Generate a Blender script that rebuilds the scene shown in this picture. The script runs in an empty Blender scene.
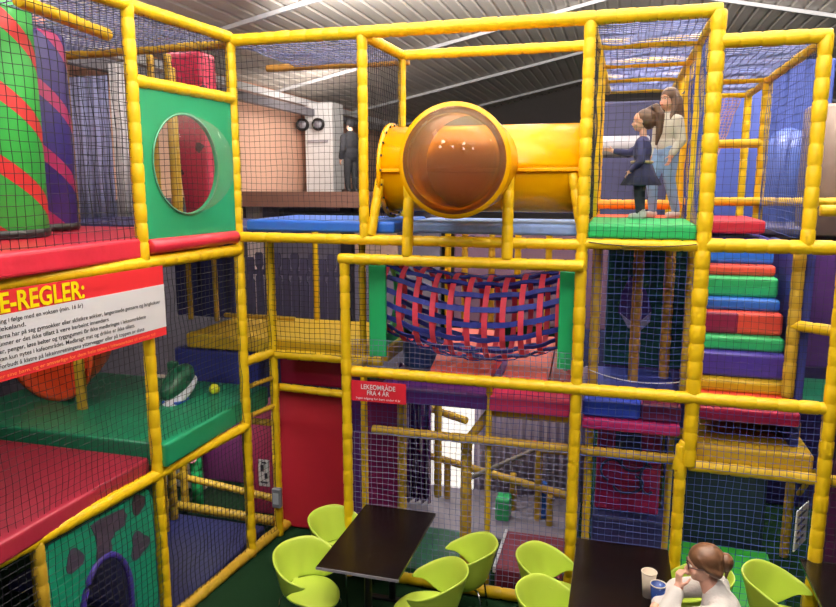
import bpy, bmesh, math, random
from mathutils import Vector, Matrix, noise
random.seed(7)
SC = bpy.context.scene
COL = SC.collection
PI = math.pi

# ------------------------------------------------------------------ camera
F = 702.0; W_, H_ = 836, 607; CX, CY = 418.0, 303.5; HC = 4.2
PITCH = math.radians(9.66); YAW = math.radians(16)
cam_d = bpy.data.cameras.new('camera'); cam = bpy.data.objects.new('camera', cam_d); COL.objects.link(cam)
cam_d.sensor_fit = 'HORIZONTAL'; cam_d.sensor_width = 36.0; cam_d.lens = 36.0 * F / W_
cam_d.clip_start = 0.05; cam_d.clip_end = 200
cam.location = (0, 0, HC); cam.rotation_euler = (PI / 2 - PITCH, 0, YAW)
SC.camera = cam

def ray(px, py):
    X = (px - CX) / F; Y = -(py - CY) / F
    f = math.cos(PITCH) + Y * math.sin(PITCH); z = -math.sin(PITCH) + Y * math.cos(PITCH)
    return (X * math.cos(YAW) - f * math.sin(YAW), X * math.sin(YAW) + f * math.cos(YAW), z)
def onv(px, py, v):
    r = ray(px, py); t = v / r[1]; return Vector((r[0] * t, v, HC + r[2] * t))
def onz(px, py, z):
    r = ray(px, py); t = (z - HC) / r[2]; return Vector((r[0] * t, r[1] * t, z))
def onu(px, py, u):
    r = ray(px, py); t = u / r[0]; return Vector((u, r[1] * t, HC + r[2] * t))
def Lu(v, off=0.0):                       # the left tower's long side, a little off square
    return -3.877 + 0.085 * (v - 6.63) + off
def U(px, v, py=303):                     # where a column of the place stands across the hall at depth v
    return onv(px, py, v).x

# ------------------------------------------------------------------ materials
def lin(h):
    h = h.lstrip('#'); out = []
    for i in (0, 2, 4):
        c = int(h[i:i + 2], 16) / 255
        out.append(c / 12.92 if c <= 0.04045 else ((c + 0.055) / 1.055) ** 2.4)
    return (*out, 1)
MATS = {}
def mat(name, hexc, rough=0.5, metal=0.0, vary=0.12, scale=6.0, bump=0.0, bscale=30.0, spec=0.5):
    if name in MATS: return MATS[name]
    m = bpy.data.materials.new(name); m.use_nodes = True
    nt = m.node_tree; b = nt.nodes['Principled BSDF']
    b.inputs['Roughness'].default_value = rough; b.inputs['Metallic'].default_value = metal
    b.inputs['Specular IOR Level'].default_value = spec
    tc = nt.nodes.new('ShaderNodeTexCoord')
    n = nt.nodes.new('ShaderNodeTexNoise'); n.inputs['Scale'].default_value = scale; n.inputs['Detail'].default_value = 4
    nt.links.new(tc.outputs['Object'], n.inputs['Vector'])
    mx = nt.nodes.new('ShaderNodeMix'); mx.data_type = 'RGBA'
    c = lin(hexc)
    mx.inputs[6].default_value = tuple(max(0, x * (1 - vary)) for x in c[:3]) + (1,)
    mx.inputs[7].default_value = tuple(min(1, x * (1 + vary)) for x in c[:3]) + (1,)
    nt.links.new(n.outputs['Fac'], mx.inputs[0]); nt.links.new(mx.outputs[2], b.inputs['Base Color'])
    if bump:
        n2 = nt.nodes.new('ShaderNodeTexNoise'); n2.inputs['Scale'].default_value = bscale
        nt.links.new(tc.outputs['Object'], n2.inputs['Vector'])
        bp = nt.nodes.new('ShaderNodeBump'); bp.inputs['Strength'].default_value = bump; bp.inputs['Distance'].default_value = 0.02
        nt.links.new(n2.outputs['Fac'], bp.inputs['Height']); nt.links.new(bp.outputs['Normal'], b.inputs['Normal'])
    MATS[name] = m; return m
def stripes_mat(name, c1, c2, fn, rough=0.45):
    """two colours split by a node expression built in fn(nt, coord_socket) -> factor socket"""
    m = mat(name, c1, rough); nt = m.node_tree; b = nt.nodes['Principled BSDF']
    mx = nt.nodes.new('ShaderNodeMix'); mx.data_type = 'RGBA'
    mx.inputs[6].default_value = lin(c1); mx.inputs[7].default_value = lin(c2)
    tc = nt.nodes.new('ShaderNodeTexCoord')
    nt.links.new(fn(nt, tc.outputs['Object']), mx.inputs[0]); nt.links.new(mx.outputs[2], b.inputs['Base Color'])
    return m
def mth(nt, op, a, b=None):
    n = nt.nodes.new('ShaderNodeMath'); n.operation = op
    for i, x in enumerate((a, b)):
        if x is None: continue
        if isinstance(x, (int, float)): n.inputs[i].default_value = x
        else: nt.links.new(x, n.inputs[i])
    return n.outputs[0]

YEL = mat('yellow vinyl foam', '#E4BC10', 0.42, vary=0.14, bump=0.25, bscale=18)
YELO = mat('shaded yellow vinyl foam', '#BC9726', 0.5, vary=0.22, bump=0.3, bscale=18)  # darker copy of the yellow: shade on dim inner poles put into the colour
NETK = mat('black netting', '#15151F', 0.8, vary=0.05)
NETR = mat('grey blue roof netting', '#6C76A8', 0.8, vary=0.05)
NETB = mat('blue netting', '#2E4288', 0.8, vary=0.05)
NETG = mat('pale netting', '#6A6E92', 0.8, vary=0.05)
RED = mat('red vinyl', '#BC2038', 0.42, bump=0.2, bscale=9)
CRIM = mat('crimson vinyl', '#B01848', 0.42, bump=0.2, bscale=9)
REDPANEL = mat('red tarpaulin', '#AE1E30', 0.5, vary=0.08)
BLUE = mat('blue vinyl', '#2460C4', 0.4, bump=0.2, bscale=9)
NAVY = mat('navy vinyl', '#27308C', 0.45, bump=0.2, bscale=9)
DNAVY = mat('dark navy vinyl', '#1C2460', 0.5, bump=0.2, bscale=9)
GREEN = mat('green vinyl', '#1E9C58', 0.42, bump=0.2, bscale=9)
DGREEN = mat('deep green vinyl', '#0F6A50', 0.42, bump=0.2, bscale=9)
PURP = mat('purple vinyl', '#5A2478', 0.4, bump=0.3, bscale=7)
VIOL = mat('violet vinyl', '#43309A', 0.42, bump=0.2, bscale=9)
SALM = mat('coral vinyl', '#EE5240', 0.42, bump=0.2, bscale=9)
MAGE = mat('magenta vinyl', '#C02468', 0.42, bump=0.2, bscale=9)
TEAL = mat('teal vinyl', '#109C88', 0.42, bump=0.2, bscale=9)
MARO = mat('maroon vinyl', '#7A1C38', 0.5, bump=0.15, bscale=9)
WHITE = mat('white paint', '#E8E8EA', 0.5)
BLACK = mat('black plastic', '#0C0C0E', 0.4)
PLASTY = mat('yellow moulded plastic', '#F0AE00', 0.25, vary=0.06, scale=2)
LIME = mat('lime plastic', '#BAD24C', 0.38, vary=0.04, scale=2)
CHROME = mat('chrome', '#C8C8CC', 0.2, metal=1.0)

def glassy(name, hexc, alpha_rough=0.03, tint=0.5, edge=0.5, body=None):
    m = bpy.data.materials.new(name); m.use_nodes = True; nt = m.node_tree
    b = nt.nodes['Principled BSDF']; out = nt.nodes['Material Output']
    b.inputs['Base Color'].default_value = lin(body or hexc); b.inputs['Roughness'].default_value = 0.05
    tr = nt.nodes.new('ShaderNodeBsdfTransparent'); tr.inputs['Color'].default_value = lin(hexc)
    mx = nt.nodes.new('ShaderNodeMixShader'); lw = nt.nodes.new('ShaderNodeLayerWeight'); lw.inputs['Blend'].default_value = 0.35
    f = mth(nt, 'MULTIPLY_ADD', lw.outputs['Facing'], edge); f.node.inputs[2].default_value = tint
    nt.links.new(f, mx.inputs[0]); nt.links.new(tr.outputs[0], mx.inputs[1]); nt.links.new(b.outputs[0], mx.inputs[2])
    nt.links.new(mx.outputs[0], out.inputs['Surface'])
    return m
CLEAR = glassy('clear acrylic', '#F4F6F2', tint=0.015, edge=0.12)
AMBER = glassy('amber acrylic', '#C0963C', tint=0.34, edge=0.22, body='#7E6A4C')

# ------------------------------------------------------------------ object helpers
def link(o, parent=None):
    COL.objects.link(o)
    if parent is not None: o.parent = parent
    return o
def thing(name, label, cat, loc=(0, 0, 0), rz=0, group=None):
    o = bpy.data.objects.new(name, None); link(o); o.location = loc; o.rotation_euler = (0, 0, rz); o.empty_display_size = 0.1
    return tag(o, label, cat, group)
def tag(o, label, cat, group=None, kind=None):
    o['label'] = label; o['category'] = cat
    if group: o['group'] = group
    if kind: o['kind'] = kind
    return o
def struct(o, label=None):
    o['kind'] = 'structure'
    if label: o['label'] = label
    return o
def obj(name, bm, m, parent=None, smooth=False, label=None, recalc=True):
    me = bpy.data.meshes.new(name)
    if recalc: bmesh.ops.recalc_face_normals(bm, faces=bm.faces[:])
    bm.to_mesh(me); bm.free()
    for p in me.polygons: p.use_smooth = smooth
    me.materials.append(m)
    o = bpy.data.objects.new(name, me); link(o, parent)
    if parent is not None and parent.type == 'EMPTY' and False: pass
    if label: o['label'] = label
    return o
def box(bm, lo, hi, M=None, bev=0.0):
    r = bmesh.ops.create_cube(bm, size=1.0)
    c = [(a + b) / 2 for a, b in zip(lo, hi)]; s = [abs(b - a) for a, b in zip(lo, hi)]
    vs = r['verts']
    for v in vs:
        v.co = Vector((v.co.x * s[0] + c[0], v.co.y * s[1] + c[1], v.co.z * s[2] + c[2]))
    if bev:
        es = set(e for v in vs for e in v.link_edges)
        r2 = bmesh.ops.bevel(bm, geom=list(es), offset=bev, segments=3, affect='EDGES', profile=0.5)
        vs = list(set(v for f in r2['faces'] for v in f.verts) | set(v for v in vs if v.is_valid))
    if M is not None:
        for v in vs: v.co = M @ v.co
    return vs
def bxo(name, lo, hi, m, parent=None, bev=0.02, label=None):
    bm = bmesh.new(); box(bm, lo, hi, bev=bev); return obj(name, bm, m, parent, smooth=False, label=label)
def frame_mat(p0, p1):
    d = (Vector(p1) - Vector(p0)); L = d.length; d.normalize()
    up = Vector((0, 0, 1)) if abs(d.z) < 0.95 else Vector((0, 1, 0))
    x = up.cross(d).normalized(); y = d.cross(x)
    return Matrix(((x.x, y.x, d.x, p0[0]), (x.y, y.y, d.y, p0[1]), (x.z, y.z, d.z, p0[2]), (0, 0, 0, 1))), L
def tube(bm, prof, M, n=14, cap=True):
    """lathe: prof = [(r, t)] along local z"""
    rings = []
    for r, t in prof:
        rings.append([bm.verts.new(M @ Vector((r * math.cos(2 * PI * k / n), r * math.sin(2 * PI * k / n), t))) for k in range(n)])
    for a, b in zip(rings, rings[1:]):
        for k in range(n): bm.faces.new((a[k], a[(k + 1) % n], b[(k + 1) % n], b[k]))
    if cap:
        bm.faces.new(rings[0][::-1]); bm.faces.new(rings[-1])
def foam(bm, p0, p1, r, seg=0.17):
    M, L = frame_mat(p0, p1); n = max(1, round(L / seg)); s = L / n; prof = [(r * 0.75, 0)]
    for i in range(n):
        k = r * random.uniform(0.965, 1.035); t = i * s; j = random.uniform(-.01, .01)
        prof += [(r * 0.90, t + 0.002), (k * 0.985, t + 0.10 * s), (k * 1.01, t + (0.5 + j) * s), (k * 0.985, t + 0.90 * s), (r * 0.90, t + s - 0.002)]
    prof.append((r * 0.75, L)); tube(bm, prof, M, 14)
def pole(parent, name, p0, p1, r=0.05, m=None, label=None):
    bm = bmesh.new(); foam(bm, p0, p1, r); return obj(name, bm, m or YEL, parent, smooth=True, label=label)
def post(fr, u, v, z0, z1, r=0.05, m=None): return pole(fr, 'upright_pole', (u, v, z0), (u, v, z1), r, m)
def beam(fr, p0, p1, r=0.05, m=None): return pole(fr, 'cross_beam', p0, p1, r, m)
def rod(bm, p0, p1, r0, r1=None, n=10):
    M, L = frame_mat(p0, p1); tube(bm, [(r0, 0), (r1 if r1 is not None else r0, L)], M, n)
def path_tube(bm, pts, r, n=8):
    pts = [Vector(p) for p in pts]; rings = []
    for i, p in enumerate(pts):
        d = (pts[min(i + 1, len(pts) - 1)] - pts[max(i - 1, 0)]).normalized()
        up = Vector((0, 0, 1)) if abs(d.z) < 0.9 else Vector((0, 1, 0))
        x = up.cross(d).normalized(); y = d.cross(x)
        rings.append([bm.verts.new(p + r * (x * math.cos(2 * PI * k / n) + y * math.sin(2 * PI * k / n))) for k in range(n)])
    for a, b in zip(rings, rings[1:]):
        for k in range(n): bm.faces.new((a[k], a[(k + 1) % n], b[(k + 1) % n], b[k]))
    bm.faces.new(rings[0][::-1]); bm.faces.new(rings[-1])

def net(label, a, b, c, d, m=None, cell=0.055, th=0.0075, jit=0.006, sag=0.0, group=None):
    """knotted net stretched between four corners a-b-c-d"""
    a, b, c, d = map(Vector, (a, b, c, d)); m = m or NETK
    nx = max(2, round(max((b - a).length, (c - d).length) / cell)); ny = max(2, round(max((d - a).length, (c - b).length) / cell))
    nrm = (b - a).cross(d - a).normalized(); bm = bmesh.new(); g = []
    ph = random.uniform(0, 50)
    for j in range(ny + 1):
        t = j / ny; row = []
        for i in range(nx + 1):
            s = i / nx; p = (a * (1 - s) + b * s) * (1 - t) + (d * (1 - s) + c * s) * t
            k = noise.noise(Vector((s * nx * 0.18 + ph, t * ny * 0.18, 0)))
            k2 = noise.noise(Vector((s * nx * 0.25 + ph, t * ny * 0.25, 9)))
            p = p + nrm * (k * 0.025 + sag * 4 * s * (1 - s) * t * (1 - t) * 4) + Vector((k2 * jit * 2, k * jit, k2 * jit * 2))
            row.append(bm.verts.new(p))
        g.append(row)
    for j in range(ny):
        for i in range(nx): bm.faces.new((g[j][i], g[j][i + 1], g[j + 1][i + 1], g[j + 1][i]))
    o = obj('safety_net', bm, m, recalc=False)
    w = o.modifiers.new('Wireframe', 'WIREFRAME'); w.thickness = th; w.use_even_offset = False; w.use_boundary = True
    tag(o, label, 'net', group)
    return o
def vnet(label, p0, p1, z0, z1, **k):
    return net(label, (p0[0], p0[1], z0), (p1[0], p1[1], z0), (p1[0], p1[1], z1), (p0[0], p0[1], z1), **k)

def disc(bm, c, r, n=48, axis='z', depth=0.0): ...

def text(name, body, m, parent, origin, xdir, ydir, height, width=None, align='LEFT', bold=0.0, lift=0.004):
    """letters as thin mesh on a sign; origin = baseline left/right/center point"""
    cu = bpy.data.curves.new(name, 'FONT'); cu.body = body; cu.size = 1.0; cu.offset = bold; cu.resolution_u = 3
    t = bpy.data.objects.new(name, cu); COL.objects.link(t)
    dg = bpy.context.evaluated_depsgraph_get(); dg.update()
    me = bpy.data.meshes.new_from_object(t.evaluated_get(dg)); COL.objects.unlink(t); bpy.data.objects.remove(t)
    xs = [v.co.x for v in me.vertices]; x0, x1 = min(xs), max(xs)
    sy = height / 0.70; sx = (width / (x1 - x0)) if width else sy
    off = {'LEFT': -x0, 'RIGHT': -x1, 'CENTER': -(x0 + x1) / 2}[align]
    xd = Vector(xdir).normalized(); yd = Vector(ydir).normalized(); nd = xd.cross(yd)
    o0 = Vector(origin)
    for v in me.vertices:
        v.co = o0 + xd * ((v.co.x + off) * sx) + yd * (v.co.y * sy) + nd * lift
    me.materials.clear(); me.materials.append(m)
    o = bpy.data.objects.new(name, me); link(o, parent); return o

# key places across the hall
V0 = 6.63                              # the play frame's front
UE, UA2, UA, UB, UD, UP, UC = -3.88, -2.46, -2.66, -0.33, 0.71, 1.53, 1.82
ZT, Z3, Z2, Z1 = 5.63, 3.65, 2.28, 1.62
VR = [6.63, 7.9, 9.17, 10.44, 11.7]

# ================================================================== the hall
def roof_z(u): return 8.1 - 0.21 * abs(u - 0.2)
def slab_quad(name, pts, th, m):
    bm = bmesh.new(); a = [bm.verts.new(p) for p in pts]; b = [bm.verts.new((p[0], p[1], p[2] + th)) for p in pts]
    n = len(pts); bm.faces.new(a); bm.faces.new(b[::-1])
    for i in range(n): bm.faces.new((a[i], b[i], b[(i + 1) % n], a[(i + 1) % n]))
    return obj(name, bm, m)
CARPET = mat('dark green carpet', '#15301C', 0.95, vary=0.35, scale=60, bump=0.3, bscale=300, spec=0.1)
struct(slab_quad('floor', [(-8.2, -4, -0.12), (8.6, -4, -0.12), (8.6, 27.2, -0.12), (-8.2, 27.2, -0.12)], 0.12, CARPET), 'dark green carpet floor of the hall')
# ceiling: trapezoid-ribbed sheets running along the hall
CEIL = mat('beige grey roof sheet', '#E2DAD2', 0.55, vary=0.06, scale=1.5)
for nm, ua, ub in (('ceiling', -8.2, 0.2), ('ceiling_right', 0.2, 8.6)):
    bm = bmesh.new(); us = []; u = ua
    while u < ub - 0.01:
        for du, dz in ((0, 0), (0.17, 0), (0.19, 0.03), (0.23, 0.03), (0.25, 0)): us.append((min(u + du, ub), dz))
        u += 0.25
    rows = [[bm.verts.new((x, v, roof_z(x) + dz)) for x, dz in us] for v in (-4, 27.2)]
    for i in range(len(us) - 1):
        if us[i + 1][0] - us[i][0] > 1e-5: bm.faces.new((rows[0][i], rows[0][i + 1], rows[1][i + 1], rows[1][i]))
    o = obj(nm, bm, CEIL, recalc=False); sd = o.modifiers.new('Solidify', 'SOLIDIFY'); sd.thickness = 0.04; sd.offset = 1
    struct(o, 'ribbed grey roof sheeting, %s slope' % ('left' if ub < 1 else 'right'))
RAFT = mat('white steel rafter', '#DADADE', 0.5, vary=0.05)
k = 1
for v in (5.6, 10.6, 15.5, 20.5, 25.4):
    bm = bmesh.new()
    for ua, ub in ((-8.1, 0.2), (0.2, 8.5)):
        pts = [(ua, roof_z(ua) - 0.02), (ub, roof_z(ub) - 0.02), (ub, roof_z(ub) - 0.09), (ua, roof_z(ua) - 0.09)]
        for x0, x1 in ((v, v + 0.06),):
            A = [bm.verts.new((p[0], x0, p[1])) for p in pts]; B = [bm.verts.new((p[0], x1, p[1])) for p in pts]
            bm.faces.new(A); bm.faces.new(B[::-1])
            for i in range(4): bm.faces.new((A[i], B[i], B[(i + 1) % 4], A[(i + 1) % 4]))
    struct(obj('trim_%d' % k, bm, RAFT), 'white steel rafter under the roof'); k += 1
PINKW = mat('pale pink boarded wall', '#E6B8A0', 0.6, vary=0.06, scale=1.2)
DARKW = mat('dark grey wall', '#4E4A58', 0.8, vary=0.1)
struct(bxo('wall_left', (-8.2, -4, 3.95), (-8.0, 27.2, 6.6), PINKW, bev=0), 'pale pink boarded upper wall on the left')
struct(bxo('wall_left.001', (-8.2, -4, 0), (-8.0, 27.2, 3.95), DARKW, bev=0), 'dark lower wall on the left')
struct(bxo('wall_right', (8.4, -4, 0), (8.6, 27.2, 6.6), mat('brown grey wall', '#6A625C', 0.8), bev=0), 'brown grey wall on the right')
bm = bmesh.new()
pts = [(-8.2, 0), (8.6, 0), (8.6, 6.4), (0.2, 8.2), (-8.2, 6.4)]
A = [bm.verts.new((p[0], 27.0, p[1])) for p in pts]; B = [bm.verts.new((p[0], 27.2, p[1])) for p in pts]
bm.faces.new(A); bm.faces.new(B[::-1])
for i in range(5): bm.faces.new((A[i], B[i], B[(i + 1) % 5], A[(i + 1) % 5]))
struct(obj('wall_back', bm, mat('dark brown grey gable', '#5A5452', 0.8)), 'dark grey gable wall at the far end')
# steel purlin along the left eaves, pale duct boards
struct(bxo('trim_6', (-7.95, 6, 6.12), (-7.6, 26.9, 6.27), RAFT, bev=0.01), 'white board along the left eaves')
struct(bxo('trim_7', (-7.6, 6, 5.86), (-7.45, 26.9, 6.04), mat('grey steel', '#77747C', 0.5), bev=0.01), 'grey steel runner under the left eaves')
# gallery at the far left
BROWN = mat('brown timber board', '#6E4A3E', 0.6, vary=0.2, scale=4)
struct(bxo('floor_gallery', (-7.99, 13.2, 3.80), (-3.6, 22, 4.0), DARKW, bev=0), 'gallery floor behind the play frame')
struct(bxo('trim_8', (-7.99, 13.04, 3.74), (-3.6, 13.19, 4.05), BROWN, bev=0.01), 'brown timber fascia of the gallery')
struct(bxo('wall_gallery', (-7.99, 14.2, 0), (-3.6, 14.35, 3.79), mat('slate wall', '#6A6478', 0.8, vary=0.15), bev=0), 'slate grey wall under the gallery')
struct(bxo('trim_9', (U(243, 14.05), 14.05, 0), (U(263, 14.05), 14.19, 3.79), mat('off white pilaster', '#E4CFCF', 0.7), bev=0.01), 'off white pilaster under the gallery')
struct(bxo('trim_10', (-5.75, 14.02, 0.0), (-5.5, 14.19, 3.79), mat('near black post', '#221E2C', 0.7), bev=0.01), 'black timber post under the gallery')
struct(bxo('trim_11', (-5.45, 14.10, 2.6), (-4.5, 14.19, 3.6), mat('pale brick', '#C9A79C', 0.8, vary=0.3, scale=12), bev=0.01), 'pale brick panel under the gallery')
struct(bxo('trim_12', (-7.2, 14.06, 3.35), (-5.0, 14.19, 3.62), mat('black lintel', '#2A2630', 0.7), bev=0.01), 'dark lintel under the gallery')
# white pillar with two round lamps
pl = thing('pillar', 'white square pillar carrying two round black spotlights', 'pillar', (-7.35, 17.0, 4.0))
bxo('shaft', (-0.37, -0.37, 0), (0.37, 0.37, 2.2), WHITE, pl, 0.01)
bxo('ledge', (-0.28, -0.45, 1.22), (0.25, -0.365, 1.28), mat('grey plaster', '#A9A6AE', 0.7), pl, 0.01)
for du in (-0.36, 0.06):
    l = thing('spotlight', 'black round spotlight at the %s of the white pillar' % ('left corner' if du < 0 else 'middle'), 'lamp', (-7.35 + du, 16.55, 5.66))
    bm = bmesh.new(); M, L = frame_mat((0, 0.05, 0), (0, -0.12, -0.01)); tube(bm, [(0.09, 0), (0.15, 0.06), (0.155, L), (0.125, L), (0.11, L - 0.02)], M, 20); hs_ = obj('housing', bm, BLACK, l, True)
    bm = bmesh.new(); M, L = frame_mat((0, -0.09, 0), (0, -0.105, 0)); tube(bm, [(0.105, 0), (0.105, L)], M, 20); obj('lens', bm, mat('grey lens', '#8C8C96', 0.2), hs_, True)
    bm = bmesh.new(); rod(bm, (0, 0.05, 0), (0, 0.085, 0), 0.04); obj('bracket', bm, BLACK, l)
# dark picket screen under the gallery
pk = thing('picket_fence', 'dark slatted picket screen under the gallery', 'fence', ((U(248, 12.9) + U(346, 12.9)) / 2, 12.9, 0))
SLAT = mat('dark stained timber', '#322C48', 0.8)
for i in range(11):
    x = -1.0 + i * 0.20
    bm = bmesh.new(); h = 2.72 + 0.1 * (i % 2)
    pts = [(-0.075, 0), (0.075, 0), (0.085, h - 0.5), (0.05, h - 0.45), (0.05, h - 0.32), (0.085, h - 0.26), (0.085, h - 0.04), (0.06, h), (-0.06, h), (-0.085, h - 0.04), (-0.085, h - 0.26), (-0.05, h - 0.32), (-0.05, h - 0.45), (-0.085, h - 0.5)]
    A = [bm.verts.new((x + p[0], -0.015, p[1])) for p in pts]; B = [bm.verts.new((x + p[0], 0.015, p[1])) for p in pts]
    bm.faces.new(A); bm.faces.new(B[::-1])
    for q in range(len(pts)): bm.faces.new((A[q], B[q], B[(q + 1) % len(pts)], A[(q + 1) % len(pts)]))
    obj('slat', bm, SLAT, pk)
for z in (1.0, 2.36): bxo('rail', (-1.1, 0.015, z), (1.1, 0.05, z + 0.1), SLAT, pk, 0.005)

# ------------------------------------------------------------------ light
def area(name, loc, target, sx, sy, energy, col=(1, 0.95, 0.88), spread=180):
    ld = bpy.data.lights.new(name, 'AREA'); ld.shape = 'RECTANGLE'; ld.size = sx; ld.size_y = sy; ld.energy = energy; ld.color = col; ld.spread = math.radians(spread)
    o = bpy.data.objects.new(name, ld); COL.objects.link(o); o.location = loc
    o.rotation_euler = (Vector(target) - Vector(loc)).to_track_quat('-Z', 'Y').to_euler(); return o
for i, (u, v) in enumerate(((-3.6, 0.6), (-1.4, 0.6), (0.9, 0.6), (2.6, 2.2), (-2.6, 2.6), (0.2, 2.6))):
    area('hall_lamp', (u, v, 6.7), (u * .9 - .2, v + 4.6, 2.2), .5, .5, 54)
area('tower_fill', (-3.2, 4.6, 6.9), (-5.2, 7.0, 3.8), .8, 1.2, 55)  # added fill light, no fixture: brightens the inside of the tower
for u, v in ((-3.0, 10.5), (0.6, 9.6), (2.8, 8.6), (-1.0, 13.5)): area('rear_lamp', (u, v, 7.0), (u, v + .3, 0), .9, .9, 115)
area('gallery_lamp', (-6.0, 14.6, 6.2), (-7.9, 16.5, 5.0), .4, 3.0, 150, (1, .88, .78))
area('under_gallery_fill', (-5.4, 11.0, 4.4), (-5.8, 14.2, 2.6), .5, 1.4, 36)  # added fill for the wall below the gallery, not a fixture
area('ceiling_fill', (0.0, 2.2, 5.9), (0.0, 3.6, 9.5), 6.0, 1.2, 1100, spread=115)  # unseen upward fills added to brighten the roof sheets
area('ceiling_fill', (0.2, 5.6, 6.15), (0.2, 6.6, 9.0), 7.0, .6, 1900, spread=115)
area('ceiling_fill', (-4.5, 3.0, 6.0), (-4.5, 4.0, 8.0), 2.0, 1.0, 150, spread=115)
area('curtain_fill', (-5.6, 7.4, 6.3), (-5.9, 8.9, 4.8), .5, .5, 30)  # invented light, only there to lift the curtain
area('ceiling_fill', (0.0, 9.6, 6.72), (0.0, 11.0, 9.0), 9.0, .5, 1700, spread=150)  # another added upward fill, for the roof further back
area('tower_low_fill', (-5.0, 4.6, 3.3), (-5.0, 6.0, 1.7), .5, .5, 22)  # added fill so the tower's middle floor isn't too dark
area('bay_fill', (-4.9, 7.0, 1.5), (-4.9, 8.0, .5), .6, .3, 45)  # fill light added to brighten the lower left bay
area('slide_lamp', (1.35, 7.05, 1.35), (1.35, 6.85, 0), .5, .25, 16, (.95, 1, .85))
area('toddler_lamp', (-1.3, 7.9, 1.85), (-1.3, 8.1, 0), 1.0, .5, 14)
wd = bpy.data.worlds.new('world'); SC.world = wd; wd.use_nodes = True
wd.node_tree.nodes['Background'].inputs[0].default_value = (0.55, 0.55, 0.75, 1); wd.node_tree.nodes['Background'].inputs[1].default_value = 0.24
SC.view_settings.view_transform = 'Standard'; SC.view_settings.look = 'None'; SC.view_settings.exposure = -0.8; SC.view_settings.gamma = 1.0
SC.view_settings.use_curve_mapping = False

# ================================================================== play frames: padded poles and beams
fr = thing('climbing_structure', 'yellow padded front frame of the middle bays carrying the big tube', 'frame', (0, 0, 0))
for u in (UA2,): post(fr, u, V0, Z3, ZT, 0.05)
post(fr, UA, V0 - 0.05, 0, 3.46, 0.052)
post(fr, UB, V0, 0, ZT, 0.056)
beam(fr, (UE, V0, ZT), (UD + 0.03, V0, ZT), 0.06)
beam(fr, (UE, V0, Z3), (UB, V0, Z3), 0.052)
beam(fr, (UA - 0.05, V0 - 0.07, 3.46), (UB + 0.03, V0 - 0.07, 3.46), 0.055)
beam(fr, (UA, V0, Z2), (UC + 0.6, V0 - 0.04, Z2), 0.058)
beam(fr, (U(367, V0), V0 + 0.12, Z1), (UD + 0.1, V0 + 0.12, Z1), 0.05, YELO)
beam(fr, (UA, V0 - 0.05, 0.06), (UB, V0 - 0.05, 0.06), 0.06)
beam(fr, (UB, V0 - 0.05, 0.06), (UC + 0.4, V0 - 0.05, 0.06), 0.06)
# legs that carry the tube and the bubble
for px, z1, dv in ((407, 4.25, 0.0), (507, 4.30, 0.0)):
    pole(fr, 'tube_strut', (U(px, V0 - 0.07, 255), V0 - 0.07, 3.5), (U(px + 1, V0 - 0.07, 170), V0 - 0.02, z1), 0.055)
pole(fr, 'tube_strut', (U(371, V0, 238), V0, 3.69), (U(380, V0 + .1, 175), V0 + 0.1, 4.25), 0.05)
pole(fr, 'tube_strut', (U(583, V0, 238), V0 + .05, 3.69), (U(573, V0 + .1, 172), V0 + 0.1, 4.3), 0.05)

lt = thing('climbing_structure', 'yellow padded frame of the bubble-window tower around the bubble window', 'frame', (0, 0, 0))
VN, VM = 5.22, 3.92
post(lt, UE, V0, 0, 5.68, 0.055)
post(lt, Lu(VN), VN, 0, 5.72, 0.055)
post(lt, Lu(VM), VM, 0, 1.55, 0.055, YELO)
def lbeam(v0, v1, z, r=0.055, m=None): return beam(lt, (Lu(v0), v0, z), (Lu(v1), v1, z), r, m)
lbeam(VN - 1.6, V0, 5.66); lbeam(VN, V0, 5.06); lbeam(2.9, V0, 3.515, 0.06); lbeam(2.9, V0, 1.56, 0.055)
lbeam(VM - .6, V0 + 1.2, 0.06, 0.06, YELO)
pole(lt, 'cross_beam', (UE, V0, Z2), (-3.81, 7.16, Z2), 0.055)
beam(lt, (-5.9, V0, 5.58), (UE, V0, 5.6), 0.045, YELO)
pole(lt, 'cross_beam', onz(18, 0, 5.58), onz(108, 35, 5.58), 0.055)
post(lt, U(68, V0, 130), V0 + .02, 3.6, 5.58, 0.04, mat('brownish amber foam', '#8A6A38', 0.6))  # browner foam colour than the neighbouring poles
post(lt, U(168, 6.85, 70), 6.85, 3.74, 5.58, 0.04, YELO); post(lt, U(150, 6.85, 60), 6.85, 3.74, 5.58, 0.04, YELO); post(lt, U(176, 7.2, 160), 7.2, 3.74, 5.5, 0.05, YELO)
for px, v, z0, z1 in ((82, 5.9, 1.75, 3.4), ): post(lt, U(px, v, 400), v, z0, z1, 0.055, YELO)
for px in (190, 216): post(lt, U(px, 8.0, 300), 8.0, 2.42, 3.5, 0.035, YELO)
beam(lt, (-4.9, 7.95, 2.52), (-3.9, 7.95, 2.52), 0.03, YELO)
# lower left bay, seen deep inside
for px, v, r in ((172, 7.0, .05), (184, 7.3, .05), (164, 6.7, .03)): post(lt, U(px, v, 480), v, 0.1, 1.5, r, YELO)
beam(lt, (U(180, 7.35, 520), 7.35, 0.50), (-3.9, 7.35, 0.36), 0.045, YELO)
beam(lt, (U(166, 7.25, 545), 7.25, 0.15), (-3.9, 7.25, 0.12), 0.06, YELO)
beam(lt, (-4.9, 7.2, 1.40), (-3.85, 7.2, 1.40), 0.04, YELO)

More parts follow.
